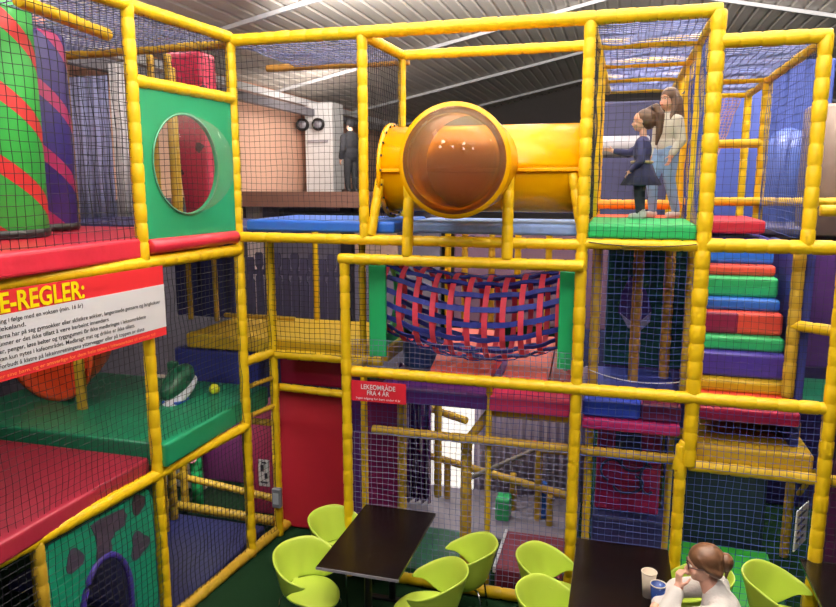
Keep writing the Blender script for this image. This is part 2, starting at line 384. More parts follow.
md = thing('climbing_structure', 'yellow padded frame around the yellow landing and the tall red panel', 'frame', (0, 0, 0))
post(md, -3.80, 7.16, 0, Z3, 0.052)
post(md, U(316, 8.45, 280), 8.45, 2.42, Z3, 0.04)
beam(md, (-3.80, 7.16, Z2 - .02), (UA2, 7.16, Z2 - .02), 0.055)
beam(md, (-3.80, 7.25, 1.84), (UA2, 7.25, 1.80), 0.045)
post(md, U(364, 7.2, 400), 7.2, 0, Z3, 0.04)
for z in (1.98, 1.64): beam(md, (UE, 6.75, z), (-3.80, 7.16, z), 0.03, YELO)
beam(md, (UA - .03, V0, 2.26), (U(402, 8.3, 334), 8.3, 2.26), 0.05, YELO)
beam(md, (-3.80, 7.16, 0.06), (-3.7, 8.0, 0.06), 0.05, YELO)

tf = thing('climbing_structure', 'yellow padded rear frame behind the big yellow tube', 'frame', (0, 0, 0))
beam(tf, (U(402, 7.9, 57), 7.9, ZT), (UB + .1, 7.9, ZT), 0.055)
post(tf, U(402, 7.9, 90), 7.9, 3.8, ZT, 0.045)
beam(tf, (UA2, V0, ZT - .02), (U(402, 7.9, 57), 7.9, ZT), 0.055)
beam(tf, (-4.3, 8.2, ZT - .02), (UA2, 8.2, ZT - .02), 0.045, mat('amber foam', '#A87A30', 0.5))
for px in (448, 465, 492, 518, 549): post(tf, U(px, 9.0, 250), 9.0, 2.3, 3.7, 0.042, YELO if px in (465, 492) else YEL)
beam(tf, (UA2, 8.4, 3.66), (UB, 8.4, 3.66), 0.05, YEL)

gf = thing('climbing_structure', 'yellow padded tower frame around the two girls on the green platform', 'frame', (0, 0, 0))
post(gf, UD, V0, Z1, ZT, 0.068); 
post(gf, U(679, V0, 490), V0, 0, Z1 + .2, 0.055)
pole(gf, 'cross_beam', (U(679, V0, 440), V0, Z1 - .05), (UD - .04, V0, 1.86), 0.05)
beam(gf, (UB, V0, 3.66), (UD, V0, 3.66), 0.05)
for v, r in zip(VR[1:], (.055, .055, .055, .05)): beam(gf, (UB + .04, v, ZT), (UD, v, ZT), r, YEL)
beam(gf, (UD, V0, ZT - .02), (UD - .02, 11.7, ZT - .02), 0.05, YEL)
beam(gf, (UB, V0, ZT - .02), (UB + .05, 11.7, ZT - .02), 0.05, YEL)
for v in VR[1:]:
    post(gf, UD, v, 3.7, ZT, 0.048); 
for v in VR[1:3]: post(gf, UB + .03, v, 3.7, ZT, 0.05)
beam(gf, (UB, 9.17, 3.95), (UD, 9.17, 3.95), 0.06, mat('orange foam', '#F0A010', 0.45))
# mid level inside
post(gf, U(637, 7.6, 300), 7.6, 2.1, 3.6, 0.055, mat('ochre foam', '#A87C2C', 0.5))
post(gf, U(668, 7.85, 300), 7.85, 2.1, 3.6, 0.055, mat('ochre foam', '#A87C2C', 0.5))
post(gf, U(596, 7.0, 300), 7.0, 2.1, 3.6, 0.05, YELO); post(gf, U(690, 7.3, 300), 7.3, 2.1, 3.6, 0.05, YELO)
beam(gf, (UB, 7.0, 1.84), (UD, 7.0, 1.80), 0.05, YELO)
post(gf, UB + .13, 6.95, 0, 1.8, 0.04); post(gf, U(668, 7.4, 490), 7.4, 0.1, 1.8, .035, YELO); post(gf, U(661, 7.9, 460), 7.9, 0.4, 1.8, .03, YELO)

rf = thing('climbing_structure', 'yellow padded right-hand frame above the foam stairs', 'frame', (0, 0, 0))
beam(rf, (UD, V0, 5.38), (UP + .04, V0, 5.38), 0.06)
post(rf, UP, V0, Z3, 5.40, 0.058)
beam(rf, (UD, V0, 3.67), (UC + .6, V0, 3.67), 0.062)
beam(rf, (UD, 9.0, 5.38), (UP, 9.0, 5.38), 0.055); beam(rf, (UD, 10.3, 5.36), (UP, 10.3, 5.36), 0.05)
beam(rf, (UP, V0, 5.36), (UP, 10.3, 5.36), 0.05)
post(rf, UP, 9.0, 3.7, 5.36, 0.055); post(rf, UP, 10.3, 3.7, 5.36, 0.048); post(rf, UD + .05, 10.3, 3.7, 5.36, .045)
beam(rf, (UD, 9.0, 4.66), (UP, 9.0, 4.66), 0.052)
beam(rf, (UD, 8.9, 4.0), (UC + 1.2, 8.9, 4.0), 0.05, YEL)
post(rf, UC, V0 - .04, 0, 3.67, 0.06)
post(rf, UP + .01, V0 + .25, Z2, 3.6, 0.055, YELO)
beam(rf, (UP, V0 + .25, 2.95), (UC, V0 + .05, 2.95), 0.05)
beam(rf, (UD, V0 + .02, Z1), (UC + .5, V0 + .02, Z1 - .02), 0.055)
post(rf, UC - .02, V0, 0, 0.5, 0.05)
post(rf, U(789, 8.3, 500), 8.3, 0, 1.6, 0.05, YELO)
pole(rf, 'cross_beam', (U(730, 9.5, 520), 9.5, .55), (U(760, 9.2, 470), 9.2, 1.3), 0.045, YELO); pole(rf, 'cross_beam', (U(797, 8.1, 510), 8.1, .85), (U(815, 7.8, 480), 7.8, 1.25), 0.03, YELO)
for px in (747, 752): post(rf, U(px, 8.9, 480), 8.9, .9 if px == 752 else .6, 1.6, .025, YELO)
beam(rf, (UC, V0 + .9, 3.95), (UC + 1.3, V0 + .9, 3.95), 0.055)

tod = thing('climbing_structure', 'yellow padded poles of the toddler area behind the tables', 'frame', (0, 0, 0))
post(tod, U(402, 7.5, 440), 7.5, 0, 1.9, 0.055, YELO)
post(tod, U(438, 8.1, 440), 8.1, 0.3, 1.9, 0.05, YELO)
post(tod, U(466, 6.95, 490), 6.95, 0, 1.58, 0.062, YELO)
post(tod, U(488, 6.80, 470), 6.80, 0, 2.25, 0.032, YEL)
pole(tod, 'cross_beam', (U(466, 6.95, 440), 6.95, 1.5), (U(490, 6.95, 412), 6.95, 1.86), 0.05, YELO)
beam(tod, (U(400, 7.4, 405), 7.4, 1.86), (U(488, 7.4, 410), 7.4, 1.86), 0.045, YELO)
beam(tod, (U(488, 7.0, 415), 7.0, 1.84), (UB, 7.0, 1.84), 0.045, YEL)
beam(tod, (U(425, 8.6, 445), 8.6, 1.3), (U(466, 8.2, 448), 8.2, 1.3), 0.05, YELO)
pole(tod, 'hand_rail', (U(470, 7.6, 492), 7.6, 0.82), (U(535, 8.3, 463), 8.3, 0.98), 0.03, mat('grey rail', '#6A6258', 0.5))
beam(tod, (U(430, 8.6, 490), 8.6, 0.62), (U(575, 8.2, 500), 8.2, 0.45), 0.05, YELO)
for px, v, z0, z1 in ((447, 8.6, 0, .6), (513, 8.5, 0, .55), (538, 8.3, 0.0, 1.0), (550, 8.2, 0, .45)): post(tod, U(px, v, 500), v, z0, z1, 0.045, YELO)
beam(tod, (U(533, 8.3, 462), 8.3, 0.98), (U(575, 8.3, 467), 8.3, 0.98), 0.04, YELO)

# ================================================================== decks, panels, tubes, foam shapes
def deck(name, label, cat, lo, hi, m, group=None, bev=0.03, seams=0):
    """a vinyl-covered padded slab with stitched seams"""
    bm = bmesh.new(); box(bm, lo, hi, bev=min(bev, abs(hi[2] - lo[2]) * 0.45))
    o = obj(name, bm, m, smooth=False); tag(o, label, cat, group); return o
def hole_plate(w0, w1, z0, z1, cw, cz, r, th, to3, n=48):
    """upright plate with a round opening; to3(w, z, t) -> point"""
    bm = bmesh.new(); L = []
    angs = sorted(set([2 * PI * k / n for k in range(n)] + [math.atan2(z - cz, w - cw) % (2 * PI) for w in (w0, w1) for z in (z0, z1)]))
    for t in (0, th):
        o, i = [], []
        for a in angs:
            c, s = math.cos(a), math.sin(a)
            k = min([x for x in ((w1 - cw) / c if c > 1e-9 else 9e9, (w0 - cw) / c if c < -1e-9 else 9e9, (z1 - cz) / s if s > 1e-9 else 9e9, (z0 - cz) / s if s < -1e-9 else 9e9)])
            o.append(bm.verts.new(to3(cw + k * c, cz + k * s, t))); i.append(bm.verts.new(to3(cw + r * c, cz + r * s, t)))
        L.append((o, i))
    N = len(angs); (o0, i0), (o1, i1) = L
    for k in range(N):
        q = (k + 1) % N
        bm.faces.new((o0[k], o0[q], i0[q], i0[k])); bm.faces.new((o1[q], o1[k], i1[k], i1[q]))
        bm.faces.new((o0[q], o0[k], o1[k], o1[q])); bm.faces.new((i0[k], i0[q], i1[q], i1[k]))
    return bm
def dome(R, depth, n=48, rings=14, lip=0.03):
    """blown dome along local +x, with a flat lip"""
    bm = bmesh.new(); rr = []
    prof = [(R + lip, 0), (R, 0.004)] + [(R * math.cos(a) ** 0.9, depth * math.sin(a)) for a in [PI / 2 * k / rings for k in range(1, rings)]]
    for r, x in prof: rr.append([bm.verts.new((x, r * math.cos(2 * PI * k / n), r * math.sin(2 * PI * k / n))) for k in range(n)])
    for a, b in zip(rr, rr[1:]):
        for k in range(n): bm.faces.new((a[k], a[(k + 1) % n], b[(k + 1) % n], b[k]))
    t = bm.verts.new((depth, 0, 0))
    for k in range(n): bm.faces.new((rr[-1][k], rr[-1][(k + 1) % n], t))
    return bm
def ring_x(R, w, th, n=48):
    bm = bmesh.new(); M, L = frame_mat((0, 0, 0), (th, 0, 0)); rr = []
    for r, x in ((R, 0), (R + w, 0), (R + w, th), (R, th)): rr.append([bm.verts.new((x, r * math.cos(2 * PI * k / n), r * math.sin(2 * PI * k / n))) for k in range(n)])
    for j in range(4):
        a, b = rr[j], rr[(j + 1) % 4]
        for k in range(n): bm.faces.new((a[k], a[(k + 1) % n], b[(k + 1) % n], b[k]))
    return bm

# --- left tower, upper floor
deck('padded_deck', 'red padded floor under the striped rollers in the bubble-window tower', 'floor pad', (-6.4, 2.9, 3.56), (-3.98, 6.55, 3.74), RED)
bm = bmesh.new(); M, L = frame_mat((Lu(VN + .06, .02), VN + .06, 3.655), (Lu(V0 - .08, .02), V0 - .08, 3.655)); tube(bm, [(0.05, 0), (0.066, .01), (0.066, L - .01), (0.05, L)], M, 16)
o = obj('bolster', bm, RED, smooth=True); tag(o, 'red bolster along the sill of the green bubble window', 'bolster')
win = thing('bubble_window', 'green panel with a clear blown bubble window in the bubble-window tower', 'window', (Lu(5.85), 5.85, 3.72))
win.rotation_euler = (0, 0, -math.atan(0.085))
bm = hole_plate(-0.58, 0.72, 0.0, 1.30, 0.0, 0.66, 0.45, 0.03, lambda w, z, t: Vector((t - 0.015, w, z))); obj('panel', bm, mat('green panel', '#178258', 0.4, vary=0.05), win)
dm = obj('bubble', dome(0.45, 0.40), CLEAR, win, True, 'clear blown acrylic bubble'); dm.location = (0.02, 0, 0.66)
rg = obj('rim', ring_x(0.45, 0.016, 0.008), mat('clear rim', '#4E8E74', 0.2), win, True); rg.location = (0.018, 0, 0.66)
def roller(name, label, cat, p, r, h, m, base=True):
    t = thing(name, label, cat, p)
    bm = bmesh.new(); tube(bm, [(r * .9, 0.02), (r, 0.06), (r * 1.02, h * .5), (r, h - .05), (r * .9, h)], Matrix.Identity(4), 48); obj('cover', bm, m, t, True)
    if base:
        bm = bmesh.new(); tube(bm, [(r * 1.0, 0), (r * 1.03, 0.02), (r * 1.03, 0.07), (r * .98, 0.075)], Matrix.Identity(4), 48); obj('base_ring', bm, BLACK, t, True)
    bm = bmesh.new(); rod(bm, (0, 0, h - .02), (0, 0, h + .12), 0.03); obj('spindle', bm, mat('grey steel', '#77747C'), t)
    return t
def spiral(starts, pitch, frac, off=0.0, sgn=1):
    def fn(nt, co):
        s = nt.nodes.new('ShaderNodeSeparateXYZ'); nt.links.new(co, s.inputs[0])
        a = mth(nt, 'MULTIPLY', mth(nt, 'ARCTAN2', s.outputs[1], s.outputs[0]), starts / (2 * PI))
        z = mth(nt, 'MULTIPLY', s.outputs[2], sgn / pitch)
        f = mth(nt, 'FRACT', mth(nt, 'ADD', mth(nt, 'ADD', a, z), 10 + off))
        return mth(nt, 'LESS_THAN', f, frac)
    return fn
GS = stripes_mat('green vinyl with red spiral', '#2FA844', '#CE3638', spiral(3, 0.62, 0.27, 0.45))
VS = stripes_mat('violet vinyl with pink spiral', '#2C2270', '#A82E66', spiral(3, 0.62, 0.25, 0.2))
p = onz(10, 240, 3.745); roller('striped_roller', 'tall green roller with red spiral stripes in the bubble-window tower', 'roller', (p.x - .36, p.y + .26, 3.745), 0.38, 2.2, GS)
p = onz(46, 233, 3.745); roller('striped_roller', 'violet roller with pink spiral stripes behind the green striped roller', 'roller', (p.x - .39, p.y + .36, 3.745), 0.34, 1.90, VS)
deck('padded_deck', 'dark rear floor pad at the back of the bubble-window tower', 'floor pad', (-7.0, 6.75, 3.56), (-4.0, 8.6, 3.74), DNAVY)
# crimson bag with dark flower marks
def flower_fn(nt, co):
    v = nt.nodes.new('ShaderNodeTexVoronoi'); v.inputs['Scale'].default_value = 2.6; nt.links.new(co, v.inputs['Vector'])
    n = nt.nodes.new('ShaderNodeTexNoise'); n.inputs['Scale'].default_value = 22; nt.links.new(co, n.inputs['Vector'])
    return mth(nt, 'LESS_THAN', mth(nt, 'ADD', v.outputs['Distance'], mth(nt, 'MULTIPLY', n.outputs['Fac'], 0.2)), 0.24)
FLOW = stripes_mat('crimson vinyl with dark flowers', '#A8143E', '#401028', flower_fn)
bag = thing('punch_bag', 'crimson padded block with dark flower marks, seen through the clear bubble', 'padded block', (U(196, 7.6, 120), 7.6, 3.745))
bm = bmesh.new(); box(bm, (-0.25, -0.16, 0.02), (0.25, 0.16, 1.98), bev=0.06)
for v in bm.verts: v.co.x = v.co.x * (.72 + .17 * v.co.z) + 0.06 * (1.2 - v.co.z)
obj('cover', bm, FLOW, bag)
bm = bmesh.new(); box(bm, (-0.2, -0.12, 0.0), (0.2, 0.12, 0.03)); obj('base', bm, BLACK, bag)
# blue-grey curtain and pale strip at the back
def curtain(name, label, u0, u1, v, z0, z1, m, folds=9, amp=0.05):
    bm = bmesh.new(); n = folds * 8; R = []
    for z in (z0, (z0 + z1) / 2, z1): R.append([bm.verts.new((u0 + (u1 - u0) * i / n, v + amp * math.sin(2 * PI * folds * i / n) * (1.0 if z < z1 else .7) + .02 * math.sin(i * .37), z)) for i in range(n + 1)])
    for a, b in zip(R, R[1:]):
        for i in range(n): bm.faces.new((a[i], a[i + 1], b[i + 1], b[i]))
    o = obj(name, bm, m, smooth=True, recalc=False); s = o.modifiers.new('Solidify', 'SOLIDIFY'); s.thickness = 0.012; tag(o, label, 'curtain'); return o
curtain('curtain', 'blue grey curtain behind the black net of the bubble-window tower', U(60, 8.9, 130), U(112, 8.9, 130), 8.9, 3.45, 5.75, mat('blue grey cloth', '#A6AAD6', 0.8), 8, 0.03)
curtain('curtain', 'narrow white curtain strip beside the blue grey curtain', U(113, 8.85, 130), U(127, 8.85, 130), 8.85, 3.45, 5.9, mat('white cloth', '#E9E6EA', 0.8), 3, 0.02)
# pink plush toy head high in the corner
ty = thing('plush_toy', 'small pink plush head tied to the corner beam', 'toy', onv(38, 22, 6.0))
def ell(bm, c, r, n=16, M=None):
    rr = bmesh.ops.create_uvsphere(bm, u_segments=n, v_segments=max(8, n * 2 // 3), radius=1.0)
    for v in rr['verts']:
        v.co = Vector((v.co.x * r[0], v.co.y * r[1], v.co.z * r[2]))
        if M is not None: v.co = M @ v.co
        v.co += Vector(c)
bm = bmesh.new(); ell(bm, (0, 0, 0), (0.075, 0.06, 0.065)); obj('head', bm, mat('pink plush', '#E8A79A', 0.9), ty, True)
for s in (-1, 1):
    bm = bmesh.new(); ell(bm, (s * 0.06, 0, 0.055), (0.025, 0.018, 0.03), 10); obj('ear', bm, mat('pink plush', '#E8A79A'), ty, True)
bm = bmesh.new(); rod(bm, (0, 0, 0.05), (0, 0, 0.32), 0.006); obj('cord', bm, BLACK, ty)

# --- left tower, middle and lower floors
deck('padded_deck', 'red padded floor under the rules sign', 'floor pad', (-6.6, 2.7, 1.56), (Lu(4.2, .03), 5.20, 1.73), mat('deep red vinyl', '#921C34', 0.45, bump=.2, bscale=8))
deck('padded_deck', 'green padded floor beyond the red floor under the rules sign', 'floor pad', (-6.6, 5.24, 1.62), (-3.90, 7.2, 1.85), mat('jade green vinyl', '#128058', .4, bump=.2, bscale=9))
deck('padded_block', 'dark blue padded block at the back of the green floor', 'block', (-5.2, 7.25, 1.60), (-4.05, 8.0, 2.22), NAVY)
deck('padded_screen', 'navy padded wall panel between thin poles behind the corner post', 'panel', (U(178, 8.35, 300), 8.3, 2.40), (U(237, 8.35, 300), 8.4, 3.55), mat('navy tarpaulin', '#262C78', 0.6))
# orange slide mouth: a wide moulded tube lying across
om = thing('tube_slide', 'orange red tube slide mouth on the green floor', 'slide', onz(58, 402, 2.2))
om.location = (onv(48, 372, 6.0).x, 6.0, 2.47); om.scale = (1.2, 1.0, 1.2)
PLO = mat('orange red plastic', '#EE5A2C', 0.35, vary=0.08, scale=2)
bm = bmesh.new(); n = 40; prof = [(0.50, 0), (0.47, 0.12), (0.44, 0.3), (0.38, 0.48), (0.2, 0.6), (0.02, 0.62), (0.02, 0.60), (0.19, 0.58), (0.36, 0.46), (0.42, 0.3), (0.45, 0.12), (0.475, 0.0)]
M, L = frame_mat((0, 0, 0), (0.05, 1.0, 0.10))
rr = [[bm.verts.new(M @ Vector((r * math.cos(2 * PI * k / n), r * math.sin(2 * PI * k / n), t))) for k in range(n)] for r, t in prof]
for j in range(len(rr)):
    a, b = rr[j], rr[(j + 1) % len(rr)]
    for k in range(n): bm.faces.new((a[k], a[(k + 1) % n], b[(k + 1) % n], b[k]))
obj('chute', bm, PLO, om, True)
bm = bmesh.new(); tube(bm, [(0.47, .02), (0.52, .02), (0.52, -.02), (0.47, -.02), (0.47, .02)], M, 40, False); obj('flange', bm, PLO, om, True)
# green and white soft boat-like toy with a blue flap
sb = thing('soft_toy', 'dark green soft shape with a white belly and blue flap on the green floor', 'toy', (onz(172, 402, 1.82).x, onz(172, 402, 1.82).y + .05, 1.85)); sb.scale = (.8, .8, .72)
bm = bmesh.new()
for x in range(1): ell(bm, (0.06, 0.0, 0.26), (0.17, 0.36, 0.20), 20, Matrix.Rotation(0.5, 4, 'X'))
obj('body', bm, mat('bottle green vinyl', '#0C5A3C', 0.4), sb, True)
bm = bmesh.new(); ell(bm, (0.12, -0.03, 0.12), (0.16, 0.38, 0.085), 20, Matrix.Rotation(0.45, 4, 'X')); obj('belly', bm, mat('white vinyl', '#D8DCE8', 0.4), sb, True)
bm = bmesh.new(); box(bm, (0.0, -0.3, 0.005), (0.26, -0.02, 0.05), bev=.02); obj('flap', bm, BLUE, sb)
bm = bmesh.new(); box(bm, (-0.14, 0.05, 0.0), (0.0, 0.16, 0.55), bev=.03); obj('neck', bm, mat('bottle green vinyl', '#0C5A3C', 0.4), sb)
p = onz(212, 400, 1.80); b = obj('play_ball', (lambda q: (ell(q, (0, 0, 0), (.06, .06, .06)), q)[1])(bmesh.new()), mat('yellow ball', '#D8D820', 0.4), smooth=True); b.location = (p.x, p.y + .06, 1.91)
tag(b, 'small yellow play ball on the green floor by the blue block', 'ball')
deck('padded_step', 'teal padded step at the left edge of the red floor', 'step', (-5.3, 3.75, 1.69), (onz(7, 470, 1.69).x, 4.3, 1.88), DGREEN)
# crawl-hole panel with brown paw shapes
cp = thing('crawl_screen', 'green panel with brown paw shapes and an arched blue crawl hole under the red floor', 'panel', (Lu(4.55, -.03), 4.55, 0.02), -math.atan(0.085))
CP = mat('sea green panel', '#0F9A78', 0.45, vary=0.12, scale=1.5)
bm = bmesh.new(); ws = [(-0.56, 0)]; 
def arch(n=24):
    pts = [(-0.25, 0.0)]
    for k in range(n + 1):
        a = PI - PI * k / n; pts.append((0.0 + 0.27 * math.cos(a), 0.62 + 0.45 * math.sin(a)))
    pts.append((0.25, 0.0)); return pts
ar = arch(); outer = [(-0.58, 0.0), (-0.58, 1.44), (0.60, 1.44), (0.60, 0.0)]
# panel as strips around the arch
def strip_panel(bm, t0, t1):
    n = len(ar); L0 = []
    top = []
    for i, (w, z) in enumerate(ar):
        f = i / (n - 1); 
        if f < 0.25: q = (-0.58, 1.44 * f / 0.25)
        elif f < 0.75: q = (-0.58 + 1.18 * (f - 0.25) / 0.5, 1.44)
        else: q = (0.60, 1.44 * (1 - (f - 0.75) / 0.25))
        top.append(q)
    for t in (t0, t1): L0.append(([bm.verts.new((t, w, z)) for w, z in ar], [bm.verts.new((t, w, z)) for w, z in top]))
    (a0, b0), (a1, b1) = L0
    for i in range(n - 1):
        bm.faces.new((a0[i], a0[i + 1], b0[i + 1], b0[i])); bm.faces.new((a1[i + 1], a1[i], b1[i], b1[i + 1]))
        bm.faces.new((a0[i + 1], a0[i], a1[i], a1[i + 1])); bm.faces.new((b0[i], b0[i + 1], b1[i + 1], b1[i]))
bm = bmesh.new(); strip_panel(bm, -0.02, 0.02); obj('board', bm, CP, cp)
bm = bmesh.new(); path_tube(bm, [(0.02, w, z) for w, z in ar], 0.028); obj('hole_trim', bm, VIOL, cp, True, 'blue padded trim of the crawl hole')
PAW = mat('brown paint', '#4A3A52', 0.6)
def blob2d(name, pts, m, x0=0.021, x1=0.027):
    bm = bmesh.new(); A = [bm.verts.new((x0, w, z)) for w, z in pts]; B = [bm.verts.new((x1, w, z)) for w, z in pts]
    bm.faces.new(A); bm.faces.new(B[::-1])
    for i in range(len(pts)): bm.faces.new((A[i], B[i], B[(i + 1) % len(pts)], A[(i + 1) % len(pts)]))
    return obj(name, bm, m, cp)
def lobes(cw, cz, rs, n=40, rot=0.0):
    return [(cw + (rs[0] + rs[1] * math.cos(3 * (2 * PI * k / n) + rot)) * math.cos(2 * PI * k / n), cz + (rs[0] + rs[1] * math.cos(3 * (2 * PI * k / n) + rot)) * math.sin(2 * PI * k / n) * 1.15) for k in range(n)]
blob2d('painted_mark', lobes(-0.30, 1.20, (0.085, 0.012), rot=1), PAW); blob2d('painted_mark', lobes(0.40, 0.98, (0.105, 0.022), rot=.6), PAW); blob2d('painted_mark', lobes(0.42, 1.36, (0.08, 0.010)), mat('dark brown paint', '#3A2230', 0.6))
blob2d('painted_mark', [(-0.09, 1.09), (0.09, 1.09), (0.08, 1.18), (0.13, 1.23), (0.24, 1.24), (0.28, 1.32), (0.24, 1.40), (0.12, 1.41), (-0.02, 1.42), (-0.12, 1.41), (-0.08, 1.30), (-0.07, 1.18)], PAW)
blob2d('painted_mark', [(-0.5, 0.75), (-0.42, 0.82), (-0.33, 0.76), (-0.36, 0.66), (-0.27, 0.55), (-0.33, 0.52), (-0.43, 0.62), (-0.5, 0.66)], mat('pale teal paint', '#5CC8C4', 0.5))
deck('padded_screen', 'dark violet panel at the near lower corner of the bubble-window tower', 'panel', (-4.9, 2.6, 0.02), (-4.78, 3.9, 1.46), mat('dark violet tarpaulin', '#2A1A58', 0.6))
deck('floor_mat', 'navy floor mat in the lower bay of the bubble-window tower', 'mat', (-6.0, 5.3, 0.0), (-3.98, 7.15, 0.10), DNAVY)
deck('padded_screen', 'plum padded wall at the back of the lower left bay', 'panel', (U(203, 7.75, 480), 7.75, 0.30), (U(244, 7.75, 480), 7.82, 1.58), mat('plum tarpaulin', '#4E1446', 0.55))
deck('padded_screen', 'plum padded wall between the corner post and the tall red panel', 'panel', (U(247, 7.6, 450), 7.6, 0.0), (U(279, 7.6, 450), 7.66, 2.2), mat('wine tarpaulin', '#7A163C', 0.55))
gp = thing('padded_post', 'green post with pink curls at the back of the lower left bay', 'post', (U(197, 7.55, 480), 7.55, 0))
bm = bmesh.new(); foam(bm, (0, 0, 0), (0, 0, 1.55), 0.075); obj('sleeve', bm, GREEN, gp, True)
for z in (0.75, 1.15):
    bm = bmesh.new(); path_tube(bm, [(0.075 * math.cos(a), -0.085 - .01, z + 0.10 * math.sin(a)) for a in [k * .45 for k in range(14)]], 0.012); obj('curl', bm, mat('pink vinyl', '#D88A90'), gp, True)
deck('padded_screen', 'pale wall strip deep behind the lower left bay', 'panel', (U(160, 8.0, 480), 8.0, 0.0), (U(204, 8.0, 480), 8.1, 1.6), mat('cream panel', '#E8DCCC', 0.6))

# --- yellow landing, tall red panel
YPAD = mat('yellow padded vinyl', '#C9A41A', 0.4, bump=.2, bscale=7)
deck('padded_deck', 'yellow padded landing in front of the dark picket screen', 'floor pad', (-5.0, 7.22, 2.24), (UA2 + .05, 8.5, 2.42), YPAD)
deck('padded_deck', 'bright blue padded floor edge behind the black net of the middle bay', 'floor pad', (UE + .06, V0 + .06, 3.71), (UA2 + .3, 7.9, 3.83), BLUE)
deck('padded_deck', 'pale blue floor pad under the big yellow tube', 'floor pad', (UA2 + .34, V0 + .2, 3.71), (UB - .05, 7.9, 3.82), mat('pale blue vinyl', '#7C9BD8', 0.5, vary=.3, scale=9))
deck('padded_screen', 'tall red tarpaulin panel beside the first table', 'panel', (-3.86, 7.34, 0.02), (U(345, 7.37, 450), 7.40, 1.80), REDPANEL)
deck('padded_screen', 'crimson padded strip above the tall red panel', 'panel', (-3.9, 7.50, 1.80), (U(346, 7.5, 380), 7.56, 2.2), mat('crimson tarpaulin', '#A01440', 0.5))

# --- big yellow tube with amber bubble
ZC, VC = 4.335, 7.12
tb = thing('tube_tunnel', 'big yellow plastic crawl tube with an amber bubble window', 'tube', (-1.4, VC, ZC))
def half(r, a0, a1, u0, u1, th=0.02, n=24):
    bm = bmesh.new(); G = []
    for u in (u0, u1):
        for rad in (r, r - th): G.append([bm.verts.new((u, rad * math.cos(a0 + (a1 - a0) * k / n), rad * math.sin(a0 + (a1 - a0) * k / n))) for k in range(n + 1)])
    o0, i0, o1, i1 = G
    for k in range(n):
        bm.faces.new((o0[k], o0[k + 1], o1[k + 1], o1[k])); bm.faces.new((i0[k + 1], i0[k], i1[k], i1[k + 1]))
        bm.faces.new((o0[k + 1], o0[k], i0[k], i0[k + 1])); bm.faces.new((o1[k], o1[k + 1], i1[k + 1], i1[k]))
    for k in (0, n): bm.faces.new((o0[k], i0[k], i1[k], o1[k]) if k == 0 else (o0[k], o1[k], i1[k], i0[k]))
    return bm
u0, u1 = UA2 + 0.13 + 1.4, UB - 0.01 + 1.4
obj('upper_shell', half(0.445, 0, PI, u0, u1), PLASTY, tb, True); obj('lower_shell', half(0.415, PI, 2 * PI, u0, u1), PLASTY, tb, True)
for s in (-1, 1):
    bxo('seam_flange', (u0, s * 0.43 - .025, -0.02), (u1, s * 0.43 + .025, 0.012), PLASTY, tb, .005)
for u in (u1 - .03, u0):
    fl0 = obj('end_flange', ring_x(0.40, 0.085, 0.03), PLASTY, tb, True); fl0.location = (u, 0, 0)
bm = bmesh.new()
for k in range(20):
    a = 2 * PI * k / 20; M, L = frame_mat((-.015, 0.46 * math.cos(a), 0.46 * math.sin(a)), (.045, 0.46 * math.cos(a), 0.46 * math.sin(a))); tube(bm, [(0.012, 0), (0.012, L)], M, 8)
obj('bolt_ring', bm, BLACK, fl0)
vb = 6.12; pb = onv(454, 161, vb); ub = pb.x + 1.4; zb = pb.z - ZC
RB = Matrix.Rotation(-PI / 2, 4, 'Z')
bm = bmesh.new(); prof = [(0.45, 0.0), (0.452, 0.55), (0.435, 0.55), (0.435, 0.0)]
rr = [[bm.verts.new((ub + 0.06 * t + r * math.cos(2 * PI * k / 40), vb - VC + t, zb + r * math.sin(2 * PI * k / 40))) for k in range(40)] for r, t in prof]
for j in range(4):
    a, b = rr[j], rr[(j + 1) % 4]
    for k in range(40): bm.faces.new((a[k], a[(k + 1) % 40], b[(k + 1) % 40], b[k]))
obj('collar', bm, PLASTY, tb, True)
r = obj('bubble_flange', ring_x(0.41, 0.095, 0.02), PLASTY, tb, True); r.rotation_euler = (0, 0, -PI / 2); r.location = (ub, vb - VC, zb)
d = obj('bubble', dome(0.42, 0.34, lip=.045), AMBER, tb, True, 'amber blown acrylic bubble'); d.rotation_euler = (0, 0, -PI / 2); d.location = (ub, vb - VC - .02, zb)

# --- woven webbing tunnel between green plates
GP = mat('green plate', '#1FA060', 0.4, vary=0.06)
for u, nm, pa, pb in ((UA2 - .02, 'red-screen', 369, 386), (UB - .14, 'painted-screen', 559, 577)):
    t = thing('tunnel_plate', 'green plate with a round hole, at the %s end of the webbing tunnel' % nm, 'plate', (0, 0, 0))
    obj('hole_board', hole_plate(6.80, 7.72, 2.40, 3.40, 7.24, 2.95, 0.40, 0.04, lambda w, z, t, u=u: Vector((u + t, w, z))), GP, t)
    bxo('front_board', (U(pa, 6.76), 6.75, 2.42), (U(pb, 6.76), 6.79, 3.38), GP, t, .012)
wt = thing('webbing_tunnel', 'sagging crawl tunnel woven from blue and red webbing', 'tunnel', (0, 0, 0))
TU0, TU1 = UA2 + .02, UB - .12
def tpt(s, a, dr=0.0):
    sg = 4 * s * (1 - s); r = 0.40 + 0.03 * sg + dr
    sq = 0.03 * math.sin(5 * s * PI)
    return Vector((TU0 + (TU1 - TU0) * s, 7.24 + r * math.cos(a), 2.97 - 0.20 * sg + 0.06 * (1 - s) + (r + .02 * sg) * math.sin(a)))
